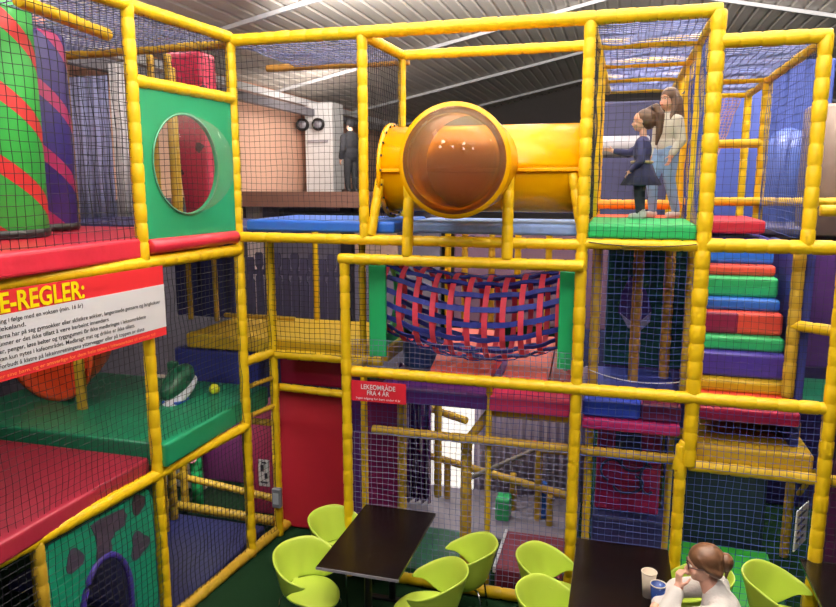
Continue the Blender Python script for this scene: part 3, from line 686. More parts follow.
def band(bm, pts, nrms, side, w, th=0.006):
    L = []
    for p, n, sd in zip(pts, nrms, side):
        L.append([bm.verts.new(p + sd * (w / 2) + n * th), bm.verts.new(p - sd * (w / 2) + n * th), bm.verts.new(p - sd * (w / 2) - n * th), bm.verts.new(p + sd * (w / 2) - n * th)])
    for a, b in zip(L, L[1:]):
        for k in range(4): bm.faces.new((a[k], a[(k + 1) % 4], b[(k + 1) % 4], b[k]))
    return L
WBL = mat('blue webbing', '#29338F', 0.7, vary=.15, scale=20); WRD = mat('red webbing', '#D23A52', 0.7, vary=.15, scale=20)
NB, NR = 18, 11
for k in range(NB):
    a = 2 * PI * k / NB; pts = [tpt(i / 36, a, 0.008 * (-1 if (int(i / 36 * NR) + k) % 2 else 1)) for i in range(37)]
    nr = [Vector((0, math.cos(a), math.sin(a)))] * 37; sd = [Vector((0, -math.sin(a), math.cos(a)))] * 37
    bm = bmesh.new(); L = band(bm, pts, nr, sd, 0.055); obj('blue_band', bm, WBL, wt)
for j in range(NR):
    s = (j + 0.5) / NR; m = 48; bm = bmesh.new()
    an = [2 * PI * i / m for i in range(m)]
    pts = [tpt(s, a, 0.0) for a in an]; nr = [Vector((0, math.cos(a), math.sin(a))) for a in an]
    L = band(bm, pts, nr, [Vector((1, 0, 0))] * m, 0.056)
    for k in range(4): bm.faces.new((L[-1][k], L[-1][(k + 1) % 4], L[0][(k + 1) % 4], L[0][k]))
    obj('red_hoop', bm, WRD, wt)

# --- floor and foam shapes under the webbing tunnel
deck('padded_deck', 'purple padded floor below the webbing tunnel', 'floor pad', (UA2 + .06, V0 + .13, 1.93), (U(490, 6.9, 400), 8.4, 2.10), PURP)
deck('padded_deck', 'pink red padded floor below the right half of the webbing tunnel', 'floor pad', (U(490, 6.9, 400) + .01, V0 + .13, 1.93), (UB - .05, 8.4, 2.10), mat('rose vinyl', '#D83868', 0.45, bump=.2, bscale=8))
def wedge(name, label, u0, u1, v0, v1, z0, zh, m, hi='right'):
    bm = bmesh.new(); zl = z0 + 0.03
    za, zb = (zl, zh) if hi == 'right' else (zh, zl)
    P = [(u0, v0, z0), (u1, v0, z0), (u1, v1, z0), (u0, v1, z0), (u0, v0, za if hi != 'back' else zl), (u1, v0, zb if hi != 'back' else zl), (u1, v1, zb if hi != 'back' else zh), (u0, v1, za if hi != 'back' else zh)]
    V = [bm.verts.new(p) for p in P]
    for f in ((0, 3, 2, 1), (4, 5, 6, 7), (0, 1, 5, 4), (1, 2, 6, 5), (2, 3, 7, 6), (3, 0, 4, 7)): bm.faces.new([V[i] for i in f])
    bmesh.ops.bevel(bm, geom=bm.edges[:], offset=0.02, segments=2, affect='EDGES')
    o = obj(name, bm, m); tag(o, label, 'wedge'); return o
wedge('foam_wedge', 'coral red foam wedge below the left of the webbing tunnel', U(432, 7.3, 370), U(492, 7.3, 370), 7.0, 8.1, 2.11, 2.5, SALM, 'back')
wedge('foam_wedge', 'coral foam wedge below the right of the webbing tunnel', U(505, 7.3, 370), U(549, 7.3, 370), 7.0, 8.1, 2.11, 2.46, SALM, 'back')
wedge('foam_wedge', 'brick red foam wedge against the right green plate', U(551, 7.3, 370), UB - .06, 7.0, 8.2, 2.11, 2.5, mat('brick vinyl', '#8E2A2E', .5), 'back')
br = thing('foam_barrel', 'dark blue foam barrel under the webbing tunnel', 'barrel', (U(420, 7.7, 360), 7.7, 2.11))
bm = bmesh.new(); tube(bm, [(0.17, 0), (0.19, .02), (0.20, .2), (0.19, .38), (0.17, .40)], Matrix.Identity(4), 28); obj('body', bm, mat('deep blue vinyl', '#22509C', .4), br, True)
bm = bmesh.new(); tube(bm, [(0.172, .395), (0.195, .40), (0.195, .45), (0.165, .46)], Matrix.Identity(4), 28); obj('top_ring', bm, BLACK, br, True)

# --- girls' platform and foam stairs
deck('padded_deck', 'green padded platform the two girls stand on', 'floor pad', (UB + .04, V0 - .02, 3.71), (UD - .06, 7.86, 3.85), mat('bright green vinyl', '#27B060', .42, bump=.2, bscale=8))
deck('padded_deck', 'orange padded floor behind the green platform', 'floor pad', (UB + .04, 7.9, 3.70), (UD - .06, 9.1, 3.83), mat('orange red vinyl', '#D8502A', .45))
deck('padded_deck', 'red padded floor at the head of the foam stairs', 'floor pad', (UD + .1, 7.75, 3.70), (U(765, 7.75, 236), 8.85, 3.84), RED)
SCOL = [('crimson', CRIM, .14), ('coral', SALM, .09), ('yellow', YPAD, .12), ('violet', VIOL, .24), ('green', mat('mint vinyl', '#2DB068', .4), .14), ('red', SALM, .22), ('blue', mat('sky blue vinyl', '#2F74DC', .4), .12), ('green', mat('mint vinyl', '#2DB068', .4), .2), ('coral', SALM, .11), ('blue', mat('sky blue vinyl', '#2F74DC', .4), .19), ('violet', VIOL, .07)]
fs = thing('foam_stairs', 'steep rainbow foam stairs between the twin post and the right-hand frame', 'stairs', (0, 0, 0))
z = 2.02; v = 6.78; tot = sum(c[2] for c in SCOL); zs = (3.66 - z) / tot
for i, (nm, m, h) in enumerate(SCOL):
    h *= zs; f = (z - 2.02) / 1.64; uu0 = 0.74; uu1 = 1.60 - 0.12 * f
    if i == 0: uu1 += .05
    o = bxo('foam_step', (uu0, v, z), (uu1, 8.6, z + h), m, fs, 0.035, '%s foam step' % nm)
    if nm == 'red':
        bxo('step_patch', (uu0 - .003, v - .004, z + .004), (uu0 + .42, v + .3, z + h - .004), mat('maroon patch', '#8E1C48', .45), o, 0.03, 'maroon half of the step')
    z += h; v += 0.104
deck('padded_deck', 'dark blue padded floor below the green platform', 'floor pad', (UB + .06, V0 + .3, 1.90), (UD - .08, 8.2, 2.12), mat('midnight vinyl', '#232C80', .5))
deck('padded_bumper', 'blue bumper half on the edge below the green platform', 'bumper', (UB + .06, V0 + .10, 1.98), (U(641, V0, 405), V0 + .28, 2.15), mat('royal vinyl', '#2A48C8', .45))
deck('padded_bumper', 'maroon bumper half on the edge below the green platform', 'bumper', (U(641, V0, 405) + .01, V0 + .10, 1.98), (UD - .08, V0 + .28, 2.15), mat('dark wine vinyl', '#6A1840', .45))
deck('padded_bumper', 'long magenta bumper under the blue and maroon bumpers', 'bumper', (UB + .06, V0 + .06, 1.86), (UD - .08, V0 + .26, 1.97), MAGE)
pan = thing('painted_screen', 'dark green panel with a purple and white shape behind the netting', 'panel', (0, 0, 0))
bxo('board', (U(606, 8.1, 300), 8.22, 2.13), (U(688, 8.1, 300), 8.26, 3.62), mat('forest green tarpaulin', '#0E5048', .5), pan)
def flat(name, pts, v, m, par):
    bm = bmesh.new(); A = [bm.verts.new((p.x, v - .012, p.z)) for p in pts]; B = [bm.verts.new((p.x, v, p.z)) for p in pts]
    bm.faces.new(A); bm.faces.new(B[::-1])
    for i in range(len(pts)): bm.faces.new((A[i], B[i], B[(i + 1) % len(pts)], A[(i + 1) % len(pts)]))
    return obj(name, bm, m, par)
flat('painted_shape', [onv(x, y, 8.215) for x, y in ((630, 276), (646, 290), (652, 310), (648, 322), (630, 326), (618, 312), (622, 292))], 8.218, mat('purple paint', '#4A3A86', .6), pan)
flat('painted_shape', [onv(x, y, 8.20) for x, y in ((620, 313), (630, 321), (642, 320), (651, 312), (650, 322), (641, 330), (628, 328))], 8.204, mat('pale lilac paint', '#A9A6CC', .6), pan)
deck('padded_screen', 'navy padded side wall beside the foam stairs', 'panel', (1.60, 6.9, 1.70), (1.68, 8.6, 3.62), mat('blue tarpaulin', '#2B3484', .55))
deck('padded_screen', 'purple padded wall right of the foam stairs behind the corner posts', 'panel', (1.72, 8.0, 2.3), (2.6, 8.08, 3.6), mat('violet tarpaulin', '#4C2470', .55))
deck('padded_deck', 'yellow padded landing at the foot of the foam stairs', 'floor pad', (UD + .06, V0 + .08, 1.62), (UC - .05, 7.75, 1.80), YPAD)
deck('padded_deck', 'teal floor pad right of the foam stairs', 'floor pad', (1.66, 7.35, 2.0), (2.7, 8.3, 2.12), DGREEN)
# tall blue backs
deck('padded_screen', 'tall blue padded wall behind the right-hand frame', 'panel', (UD + .05, 11.85, 0.0), (2.9, 11.95, 6.0), mat('cobalt tarpaulin', '#3C4F9E', .5, vary=.2, scale=1.5))
deck('padded_screen', 'dark slate wall behind the two girls', 'panel', (UB - .2, 12.0, 0.0), (UD + .03, 12.1, 5.5), mat('slate tarpaulin', '#3A3C62', .6))
bm = bmesh.new(); M, L = frame_mat((UB - .1, 11.2, 4.75), (UD - .35, 11.2, 4.75)); tube(bm, [(.14, 0), (.16, .02), (.16, L - .02), (.14, L)], M, 24)
o = obj('soft_cylinder', bm, mat('silver vinyl', '#A8A8B4', .3), smooth=True); tag(o, 'silver grey roller bar hanging behind the girls', 'roller')
bm = bmesh.new(); M, L = frame_mat((U(786, 10.8, 170), 10.8, 3.6), (U(786, 10.8, 170), 10.8, 4.95)); tube(bm, [(.28, 0), (.3, .02), (.3, L - .3), (.2, L - .06), (.05, L)], M, 32)
o = obj('punch_roller', bm, mat('steel blue vinyl', '#5C72C0', .25), smooth=True); tag(o, 'shiny blue column behind the net of the right-hand frame', 'column')
bm = bmesh.new(); M, L = frame_mat((U(838, 9.5, 160), 9.5, 3.6), (U(838, 9.5, 160), 9.5, 5.1)); tube(bm, [(.38, 0), (.4, .02), (.4, L - .04), (.36, L)], M, 32)
o = obj('drum_roller', bm, mat('taupe vinyl', '#7A6A62', .35), smooth=True); tag(o, 'taupe round column at the right edge behind the frame', 'column')
deck('padded_deck', 'grey floor pad behind the right-hand frame', 'floor pad', (1.58, 9.2, 3.6), (4.2, 11.8, 3.7), mat('grey vinyl', '#55536A', .6))

# --- toddler area
deck('padded_screen', 'purple padded wall beside the big post by the first table', 'panel', (U(349, 7.55, 450), 7.55, 0.0), (U(363, 7.55, 450), 7.60, 2.2), PURP)
deck('padded_screen', 'plum padded wall behind the first table', 'panel', (U(366, 7.62, 440), 7.62, 0.0), (U(399, 7.62, 440), 7.68, 1.9), mat('plum vinyl', '#84185A', .45, bump=.2, bscale=6))
def foil_glints(nt, co):  # glints of the foil painted as pale streaks in its colour
    mp = nt.nodes.new('ShaderNodeMapping'); mp.inputs['Scale'].default_value = (34, 34, 2.2); mp.inputs['Rotation'].default_value = (0, .12, 0); nt.links.new(co, mp.inputs['Vector'])
    n = nt.nodes.new('ShaderNodeTexNoise'); n.inputs['Scale'].default_value = 1.0; n.inputs['Detail'].default_value = 3; nt.links.new(mp.outputs[0], n.inputs['Vector'])
    return mth(nt, 'GREATER_THAN', n.outputs['Fac'], .57)
curtain('foil_curtain', 'shiny purple foil curtain behind the toddler poles', U(398, 8.3, 450), U(431, 8.3, 450), 8.3, 0.1, 1.95, stripes_mat('purple foil', '#5A2A74', '#DCC8E0', foil_glints, .25), 5, 0.06)
curtain('net_curtain', 'pale lilac curtain across the back of the toddler area', U(474, 8.95, 450), U(592, 8.95, 450), 8.95, 0.06, 1.9, mat('pale lilac cloth', '#B4A6B8', .8), 14, 0.04)
deck('floor_mat', 'maroon floor mat with a white edge in the toddler area', 'mat', (U(495, 6.75, 570), V0 + .08, 0.0), (UB - .08, 7.55, 0.26), MARO)
bxo('edge_strip', (U(495, 6.75, 570) - .02, V0 + .08, 0.20), (U(495, 6.75, 570) + .012, 7.55, 0.27), mat('white vinyl', '#D8DCE8', .4), bpy.data.objects['floor_mat.001'], .005)
deck('floor_mat', 'dark green floor mat in the toddler area behind the first table', 'mat', (UA + .1, V0 + .1, 0.0), (U(480, 6.9, 570), 7.7, 0.10), mat('jade vinyl', '#0E5A44', .45))
deck('floor_mat', 'grey floor mat further back in the toddler area', 'mat', (UA + .1, 7.72, 0.0), (UB, 10.1, 0.06), mat('pale grey vinyl', '#8E8898', .5))
deck('foam_block', 'mint green foam block in the toddler area', 'block', (U(496, 8.2, 515), 8.1, 0.07), (U(510, 8.2, 515), 8.35, 0.36), mat('mint vinyl', '#2DB068'))
deck('foam_block', 'slim blue foam post in the toddler area', 'block', (U(541, 8.4, 505), 8.3, 0.07), (U(547, 8.4, 505), 8.4, 0.55), BLUE)
b = obj('play_ball', (lambda q: (ell(q, (0, 0, 0), (.045, .045, .045)), q)[1])(bmesh.new()), mat('pink ball', '#E0306A', .4), smooth=True); b.location = onv(534, 468, 8.28); b.location.z = 1.055
tag(b, 'small pink ball on the low beam in the toddler area', 'ball')
deck('padded_screen', 'crimson panel with dark marks behind the second table', 'panel', (U(596, 7.6, 470), 7.62, 0.62), (U(661, 7.6, 470), 7.70, 1.86), mat('deep crimson panel', '#9A1A52', .5))
cs_ = bpy.context.scene.objects['padded_screen.00X'] if False else None
for o_ in list(COL.objects):
    if str(o_.get('label', '')).startswith('crimson panel with dark marks'): cs_ = o_
DM = mat('blue grey paint', '#33335E', .6)
flat('painted_shape', [onv(x, y, 7.60) for x, y in ((616, 430), (641, 432), (642, 452), (630, 456), (615, 450))], 7.606, DM, cs_)
for cx_, cy_, rx_, ry_, a0_, a1_ in ((612, 470, 11, 11, 20, 250), (634, 462, 13, 9, 150, 380), (628, 484, 15, 9, 190, 420), (648, 480, 8, 14, 60, 300)):
    bm = bmesh.new(); path_tube(bm, [onv(cx_ + rx_ * math.cos(math.radians(a0_ + (a1_ - a0_) * i / 14)), cy_ - ry_ * math.sin(math.radians(a0_ + (a1_ - a0_) * i / 14)), 7.612) for i in range(15)], .014, 6); obj('painted_mark', bm, DM, cs_, True)
deck('padded_block', 'slate blue padded block under the crimson panel', 'block', (U(592, 7.5, 520), 7.5, 0.0), (U(668, 7.5, 520), 8.2, 0.60), mat('slate blue vinyl', '#34386C', .5))
deck('floor_mat', 'maroon floor mat behind the second table', 'mat', (UB + .1, V0 + .08, 0.0), (U(668, 6.8, 560), 7.45, 0.14), MARO)
deck('padded_screen', 'dark teal padded wall at the back of the lower right bay', 'panel', (UD - .1, 7.7, 0.0), (1.62, 7.8, 1.55), mat('dark teal vinyl', '#081E2A', .7))
deck('padded_screen', 'indigo padded wall at the right of the lower right bay', 'panel', (1.40, 9.7, 0.0), (3.6, 9.8, 2.0), mat('indigo vinyl', '#2A2058', .5))
deck('padded_screen', 'plum wall at the right edge behind the third table', 'panel', (UC + .25, 7.3, 0.0), (3.2, 7.38, 1.55), mat('plum tarpaulin', '#4E1446', .55))
sl = thing('slide', 'bright green slide bed running down behind the seated woman', 'slide', (0, 0, 0))
SLG = mat('bright green slide vinyl', '#2C9430', .45)
bm = bmesh.new(); P = [(0.62, 6.72, 0.06), (1.72, 6.72, 0.06), (1.66, 7.66, 0.36), (0.62, 7.66, 0.36)]
A = [bm.verts.new(p) for p in P]; B = [bm.verts.new((p[0], p[1], 0.0)) for p in P]; bm.faces.new(A); bm.faces.new(B[::-1])
for i in range(4): bm.faces.new((A[i], B[i], B[(i + 1) % 4], A[(i + 1) % 4]))
bmesh.ops.bevel(bm, geom=bm.edges[:], offset=0.02, segments=2, affect='EDGES'); obj('bed', bm, SLG, sl)
for u in (0.60, 1.68):
    pole(sl, 'side_rail', (u, 6.74, 0.14), (u, 7.55, 0.24), 0.04, mat('dark green foam', '#0F4A30', .5))
deck('wall_padding', 'long plum padded wall closing the rear of the play frame', 'wall pad', (UA2, 10.6, 2.05), (3.5, 10.7, 3.55), mat('dusky purple tarpaulin', '#6A5068', .6))
deck('wall_padding', 'dark blue wall pad low at the rear of the play frame', 'wall pad', (UB + .2, 10.3, 0), (3.6, 10.38, 2.0), mat('indigo vinyl', '#2A2058', .5))
# lit doorway at the far side of the toddler area
wl = bpy.data.materials.new('daylit glass'); wl.use_nodes = True
e = wl.node_tree.nodes['Principled BSDF']; e.inputs['Base Color'].default_value = (1, .97, .9, 1); e.inputs['Emission Color'].default_value = (1, .96, .88, 1); e.inputs['Emission Strength'].default_value = 1.6
struct(bxo('window_1', (U(412, 8.85, 480), 8.85, 0.1), (U(473, 8.85, 480), 8.90, 1.9), wl, bev=0), 'bright window behind the toddler area')

# ================================================================== netting
L3 = lambda v, z, o=-0.0: (Lu(v, o), v, z)
net('black net over the open side of the roller bay in the bubble-window tower', L3(2.6, 3.6), L3(VN, 3.6), L3(VN, 5.62), L3(2.6, 5.62), cell=0.075, th=0.0075)
net('black net strip above the green bubble window', L3(VN + .05, 5.1), L3(V0, 5.1), L3(V0, 5.62), L3(VN + .05, 5.62), cell=0.06)
net('pale roof net over the roller bay', L3(3.2, 5.63), L3(V0, 5.63), (-6.2, V0, 5.6), (-6.2, 3.2, 5.6), NETG, cell=0.075, th=0.011)
vnet('black net behind the striped rollers', (-6.3, V0), (UE, V0), 3.75, 5.55, cell=0.065)
net('black net below the rules sign over the red floor', L3(2.8, 1.6), L3(VN, 1.6), L3(VN, 3.45), L3(2.8, 3.45), cell=0.06, th=0.006)
net('black net between the near pole and the corner pole over the green floor', L3(VN, 1.6), L3(V0, 1.6), L3(V0, 3.45), L3(VN, 3.45), cell=0.06, th=0.007)
net('black net in front of the green crawl screen', L3(2.8, 0.08, .03), L3(VN, 0.08, .03), L3(VN, 1.5, .03), L3(2.8, 1.5, .03), cell=0.065)
net('black net across the lower bay between the near pole and the corner pole', L3(VN, 0.1), L3(V0, 0.1), L3(V0, 1.5), L3(VN, 1.5), cell=0.065)
vnet('tall black net between the corner pole and the pole left of the amber bubble', (UE, V0), (UA2, V0), 3.84, 5.6, cell=0.06, th=0.0052)
vnet('black net across the yellow landing', (-3.80, 7.12), (UA2, 7.12), 2.3, 3.62, cell=0.06)
net('short black net from the corner pole back to the landing pole', (UE, V0, 2.3), (-3.80, 7.1, 2.3), (-3.80, 7.1, 3.62), (UE, V0, 3.62), cell=0.06)
net('narrow black net low between the corner pole and the tall red screen', (UE, V0, .1), (-3.80, 7.1, .1), (-3.80, 7.1, 2.2), (UE, V0, 2.2), cell=0.06)
net('dark net closing the end of the tube bay', (UA2, V0, 3.84), (UA2, 7.9, 3.84), (UA2, 7.9, 5.6), (UA2, V0, 5.6), cell=0.06)
net('pale roof net beside the pole left of the amber bubble', (UE, V0, 5.61), (UA2, V0, 5.61), (UA2, 8.2, 5.61), (UE, 8.2, 5.61), NETG, cell=0.075, th=0.011)
vnet('blue net below the webbing tunnel', (UA, V0), (UB, V0), 2.3, 2.62, m=NETG, cell=0.055, th=0.006)
vnet('violet net strip under the long yellow beam of the tunnel bay', (UA, V0 + .03), (UB, V0 + .03), Z1, Z2, m=NETB, cell=0.06, th=0.006)
vnet('pale net of the toddler area behind the first table', (UA, V0), (UB, V0), 0.1, Z1, m=NETG, cell=0.062, th=0.0075)
vnet('black net in front of the two girls', (UB, V0 - .03), (UD, V0 - .03), 3.72, 5.6, cell=0.06, th=0.0052)
net('blue net along the side of the girls\' tower above the foam stairs', (UD, V0, 3.75), (UD, 9.17, 3.75), (UD, 9.17, 5.6), (UD, V0, 5.6), NETB, cell=0.075, th=.006)
net('dark net along the side of the girls\' tower beside the big tube', (UB + .02, V0, 3.85), (UB + .05, 9.1, 3.85), (UB + .05, 9.1, 5.6), (UB + .02, V0, 5.6), NETK, cell=0.06)
net('blue roof net over the two girls', (UB, V0, 5.62), (UD, V0, 5.62), (UD, 11.7, 5.62), (UB, 11.7, 5.62), NETR, cell=0.07, th=0.013)
net('blue roof net over the head of the foam stairs', (UD, V0, 5.37), (UP, V0, 5.37), (UP, 10.3, 5.37), (UD, 10.3, 5.37), NETR, cell=0.07, th=0.013)
net('blue net on the far side of the frame above the foam stairs', (UP, V0, 3.72), (UP, 9.0, 3.72), (UP, 9.0, 5.36), (UP, V0, 5.36), NETB, cell=0.075, th=.006)
vnet('fine black net above the head of the foam stairs', (UD, V0), (UP, V0), 3.75, 5.35, cell=0.065, th=0.004)
net('brown scramble net slanting up behind the head of the foam stairs', (UD + .12, 9.3, 3.75), (UP - .1, 10.2, 5.3), (UD + .35, 10.2, 5.3), (UD + .1, 9.4, 3.75), mat('brown rope', '#A07C7C', .8), cell=0.045, th=0.016)
vnet('blue net in front of the dark green painted screen', (UB, V0), (UD, V0), 2.32, 3.62, m=NETB, cell=0.06, th=0.0055)
vnet('blue net over the blue and maroon bumpers', (UB, V0), (UD, V0), Z1, Z2, m=NETB, cell=0.06)
vnet('blue net in front of the crimson screen with dark marks', (UB, V0), (U(679, V0, 490), V0), 0.1, Z1, m=NETB, cell=0.065, th=0.007)
vnet('dark net in front of the foam stairs', (UD, V0), (UC, V0), 2.32, 3.62, cell=0.062, th=0.0038)
vnet('blue net in front of the yellow landing at the stair foot', (UD, V0 - .03), (UC, V0 - .06), Z1, Z2, m=NETB, cell=0.06, th=0.006)
vnet('blue net over the lower bay behind the seated woman', (U(679, V0, 490), V0), (UC, V0 - .02), 0.1, Z1 - .05, m=NETB, cell=0.065, th=0.0065)
vnet('dark net beyond the corner pole by the third table', (UC, V0 - .06), (UC + .8, V0 - .08), 0.1, 3.6, cell=0.065)
# the hanging edges of loose net: ropes
for lab, a, b, s, m in (('white rope sagging along the floor edge below the painted screen', (UB + .1, V0 + .2, 2.42), (UD - .1, V0 + .2, 2.36), .06, mat('white rope', '#D0D0D8', .8)),
                        ('black rope along the edge of the green platform', (UB + .06, V0 - .06, 3.68), (UD - .06, V0 - .07, 3.68), .03, BLACK)):
    bm = bmesh.new(); path_tube(bm, [Vector(a).lerp(Vector(b), i / 20) - Vector((0, 0, s * 4 * (i / 20) * (1 - i / 20))) for i in range(21)], .005, 6)
    tag(obj('rope', bm, m, smooth=True), lab, 'rope')

# ================================================================== signs
sg = thing('rules_sign', 'large red and white sign with play rules in Norwegian on the side of the tower', 'sign', (0, 0, 0))
SV0, SV1, SZ0, SZ1 = 2.6, 5.34, 2.86, 3.485
SO = 0.085
def sp(v, z, o=0.0): return Vector((Lu(v, SO + o), v, z))
xd = (sp(1, 0) - sp(0, 0)).normalized(); yd = Vector((0, 0, 1)); nd = xd.cross(yd)
def slab(name, v0, v1, z0, z1, th, m, o=0.0):
    bm = bmesh.new(); P = [sp(v0, z0), sp(v1, z0), sp(v1, z1), sp(v0, z1)]
    A = [bm.verts.new(p + nd * o) for p in P]; B = [bm.verts.new(p + nd * (o + th)) for p in P]
    bm.faces.new(A[::-1]); bm.faces.new(B)
    for i in range(4): bm.faces.new((A[i], A[(i + 1) % 4], B[(i + 1) % 4], B[i]))
    return obj(name, bm, m, sg)
SRED = mat('sign red', '#CC2630', .4, vary=.03); SWH = mat('sign white', '#E4E4EC', .4, vary=.02); STX = mat('sign grey text', '#2C2C34', .5); SYE = mat('sign yellow', '#F2D800', .4); SOR = mat('sign orange', '#F09048', .4)
slab('board', SV0, SV1, SZ0, SZ1, .008, SRED); slab('white_field', SV0, SV1, SZ0 + .075, SZ1 - .165, .003, SWH, .008)
def onsign(px, py):
    r = ray(px, py); t = (-3.877 + SO - .085 * 6.63) / (r[0] - .085 * r[1]); return (r[1] * t, HC + r[2] * t)
va, za = onsign(83, 291); vb_, zb_ = onsign(0, 306)
text('heading', 'LEKE-REGLER:', SYE, sg, sp(va, 3.335) + nd * .011, xd, yd, .135, 0.99, 'RIGHT', .025)
LN = [('ing i følge med en voksen (min. 16 år)', 81), ('lekeland.', 23), ('arna har på seg gymsokker eller sklisikre sokker, langermede gensere og langbukser', 160), ('unner er det ikke tillatt å være barbeint innendørs', 108), ('er, penger, løse belter og tyggegummi får ikke medbringes i lekeområdene', 146), ('kan kun nytes i kafeområdet. Medbragt mat og drikke er ikke tillatt.', 135), ('Forbudt å klatre på lekeinnretningens yttervegger eller på toppen av disse', 145)]
for i, (s, pe) in enumerate(LN):
    z = 3.262 - i * 0.0515
    ve = min(SV1 - .05, onsign(pe, 300 + 10 * i)[0]); vs = onsign(0, 318 + 9 * i)[0] - .02
    text('rule_line', s, STX, sg, sp(ve, z) + nd * .011, xd, yd, .031, ve - vs, 'RIGHT', .012)
text('footer_line', 'Foreldre skal se etter sine barn, og er ansvarlige for dem hele tiden i lekeområdet til enhver tid', SOR, sg, sp(SV1 - .15, 2.884) + nd * .009, xd, yd, .026, 1.9, 'RIGHT', .004)

s2 = thing('area_sign', 'small red sign reading LEKEOMRÅDE FRA 4 ÅR on the long yellow beam', 'sign', (0, 0, 0))
vv = V0 - .075; a0 = onv(351, 380, vv); a1 = onv(406, 405, vv)
bxo('board', (a0.x, vv, a1.z), (a1.x, vv + .008, a0.z), mat('small sign red', '#D02438', .4, vary=.03), s2, .001)
cxs = (a0.x + a1.x) / 2; hh = a0.z - a1.z
for s, f, h, w in (('LEKEOMRÅDE', .62, .050, .37), ('FRA 4 ÅR', .34, .048, .24), ('Ingen adgang for barn under 4 år', .12, .022, .48)):
    text('lettering', s, SWH, s2, (cxs, vv - .002, a1.z + hh * f), (1, 0, 0), (0, 0, 1), h, w, 'CENTER', .012)
# paper notice, grey box, slanted board
pn = thing('paper_notice', 'white paper notice with grey marks on the wine red wall pad', 'notice', (0, 0, 0))
vv = 7.10; a0 = onv(258, 459, vv); a1 = onv(270, 487, vv)
bxo('sheet', (a0.x, vv, a1.z), (a1.x, vv + .004, a0.z), WHITE, pn, 0)
for f0, f1, g0, g1 in ((.2, .5, .55, .8), (.55, .8, .3, .5), (.2, .8, .12, .18), (.3, .7, .86, .92)):
    bxo('print', (a0.x + (a1.x - a0.x) * f0, vv - .003, a1.z + (a0.z - a1.z) * g0), (a0.x + (a1.x - a0.x) * f1, vv, a1.z + (a0.z - a1.z) * g1), mat('grey print', '#3A3848', .6), pn, 0)
gb = thing('dispenser', 'grey dispenser box strapped to the landing pole near the floor', 'box', (-3.76, 7.08, .42))
bxo('housing', (-0.05, -0.07, 0), (0.06, 0.0, .24), mat('mid grey plastic', '#6E727C', .4), gb, .015); bxo('slot', (-0.03, -.075, .05), (0.04, -.068, .19), mat('pale grey plastic', '#A8B0B8', .3), gb, .003)
bb = thing('board_sign', 'white board sign hanging edge-on in the lower bay by the third table', 'sign', onv(801, 526, 6.9), 1.05)
bxo('board', (-.16, -.006, -.2), (.16, .006, .2), WHITE, bb, .002)
for i in range(4): bxo('text_line', (-.12, -.009, .12 - i * .08), (.10 - .03 * (i % 2), -.006, .145 - i * .08), mat('grey print', '#3A3848', .6), bb, 0)
for s in (-.12, .12):
    bm = bmesh.new(); rod(bm, (s, 0, .2), (s, 0, .62), .004); obj('cord', bm, BLACK, bb)

# ================================================================== tables and chairs
TH = 0.87
TTOP = mat('black brown laminate', '#120C0C', .22, vary=.3, scale=3); TEDGE = mat('grey table edge', '#8A8690', .4)
def table(label, u0, u1, v0, v1):
    t = thing('cafe_table', label, 'table', ((u0 + u1) / 2, (v0 + v1) / 2, 0), 0, None); w, l = (u1 - u0) / 2, (v1 - v0) / 2
    bxo('tabletop', (-w, -l, TH - .03), (w, l, TH), TTOP, t, .004)
    bm = bmesh.new(); 
    box(bm, (-w - .004, -l - .004, TH - .03), (w + .004, -l + .0, TH - .004)); obj('edge_band', bm, TEDGE, t)
    for y in (-l * .55, l * .55):
        bm = bmesh.new(); rod(bm, (0, y, .03), (0, y, TH - .03), .035, n=16); obj('column', bm, BLACK, t, True)
        bm = bmesh.new(); box(bm, (-.27, y - .035, 0), (.27, y + .035, .03), bev=.01); obj('foot_bar', bm, BLACK, t)
        bm = bmesh.new(); box(bm, (-.2, y - .05, TH - .05), (.2, y + .05, TH - .03)); obj('mount', bm, BLACK, t)
    return t
A = onz(366, 504, TH); B = onz(437, 511, TH); Cc = onz(314, 566, TH)
table('bare black cafe table between four lime chairs beside the tall red screen', A.x, B.x, Cc.y, A.y)
T1 = (A.x, B.x, Cc.y, A.y)
A = onz(577, 537.5, TH); B = onz(668, 548, TH)
table('black cafe table with the paper cups in front of the seated woman', A.x, B.x, A.y - 1.36, A.y); T2 = (A.x, B.x, A.y - 1.36, A.y)
A = onz(799, 558, TH)
table('black cafe table cut off at the corner beyond the woman', A.x, A.x + .85, A.y - 1.36, A.y); T3 = (A.x, A.x + .85, A.y - 1.36, A.y)

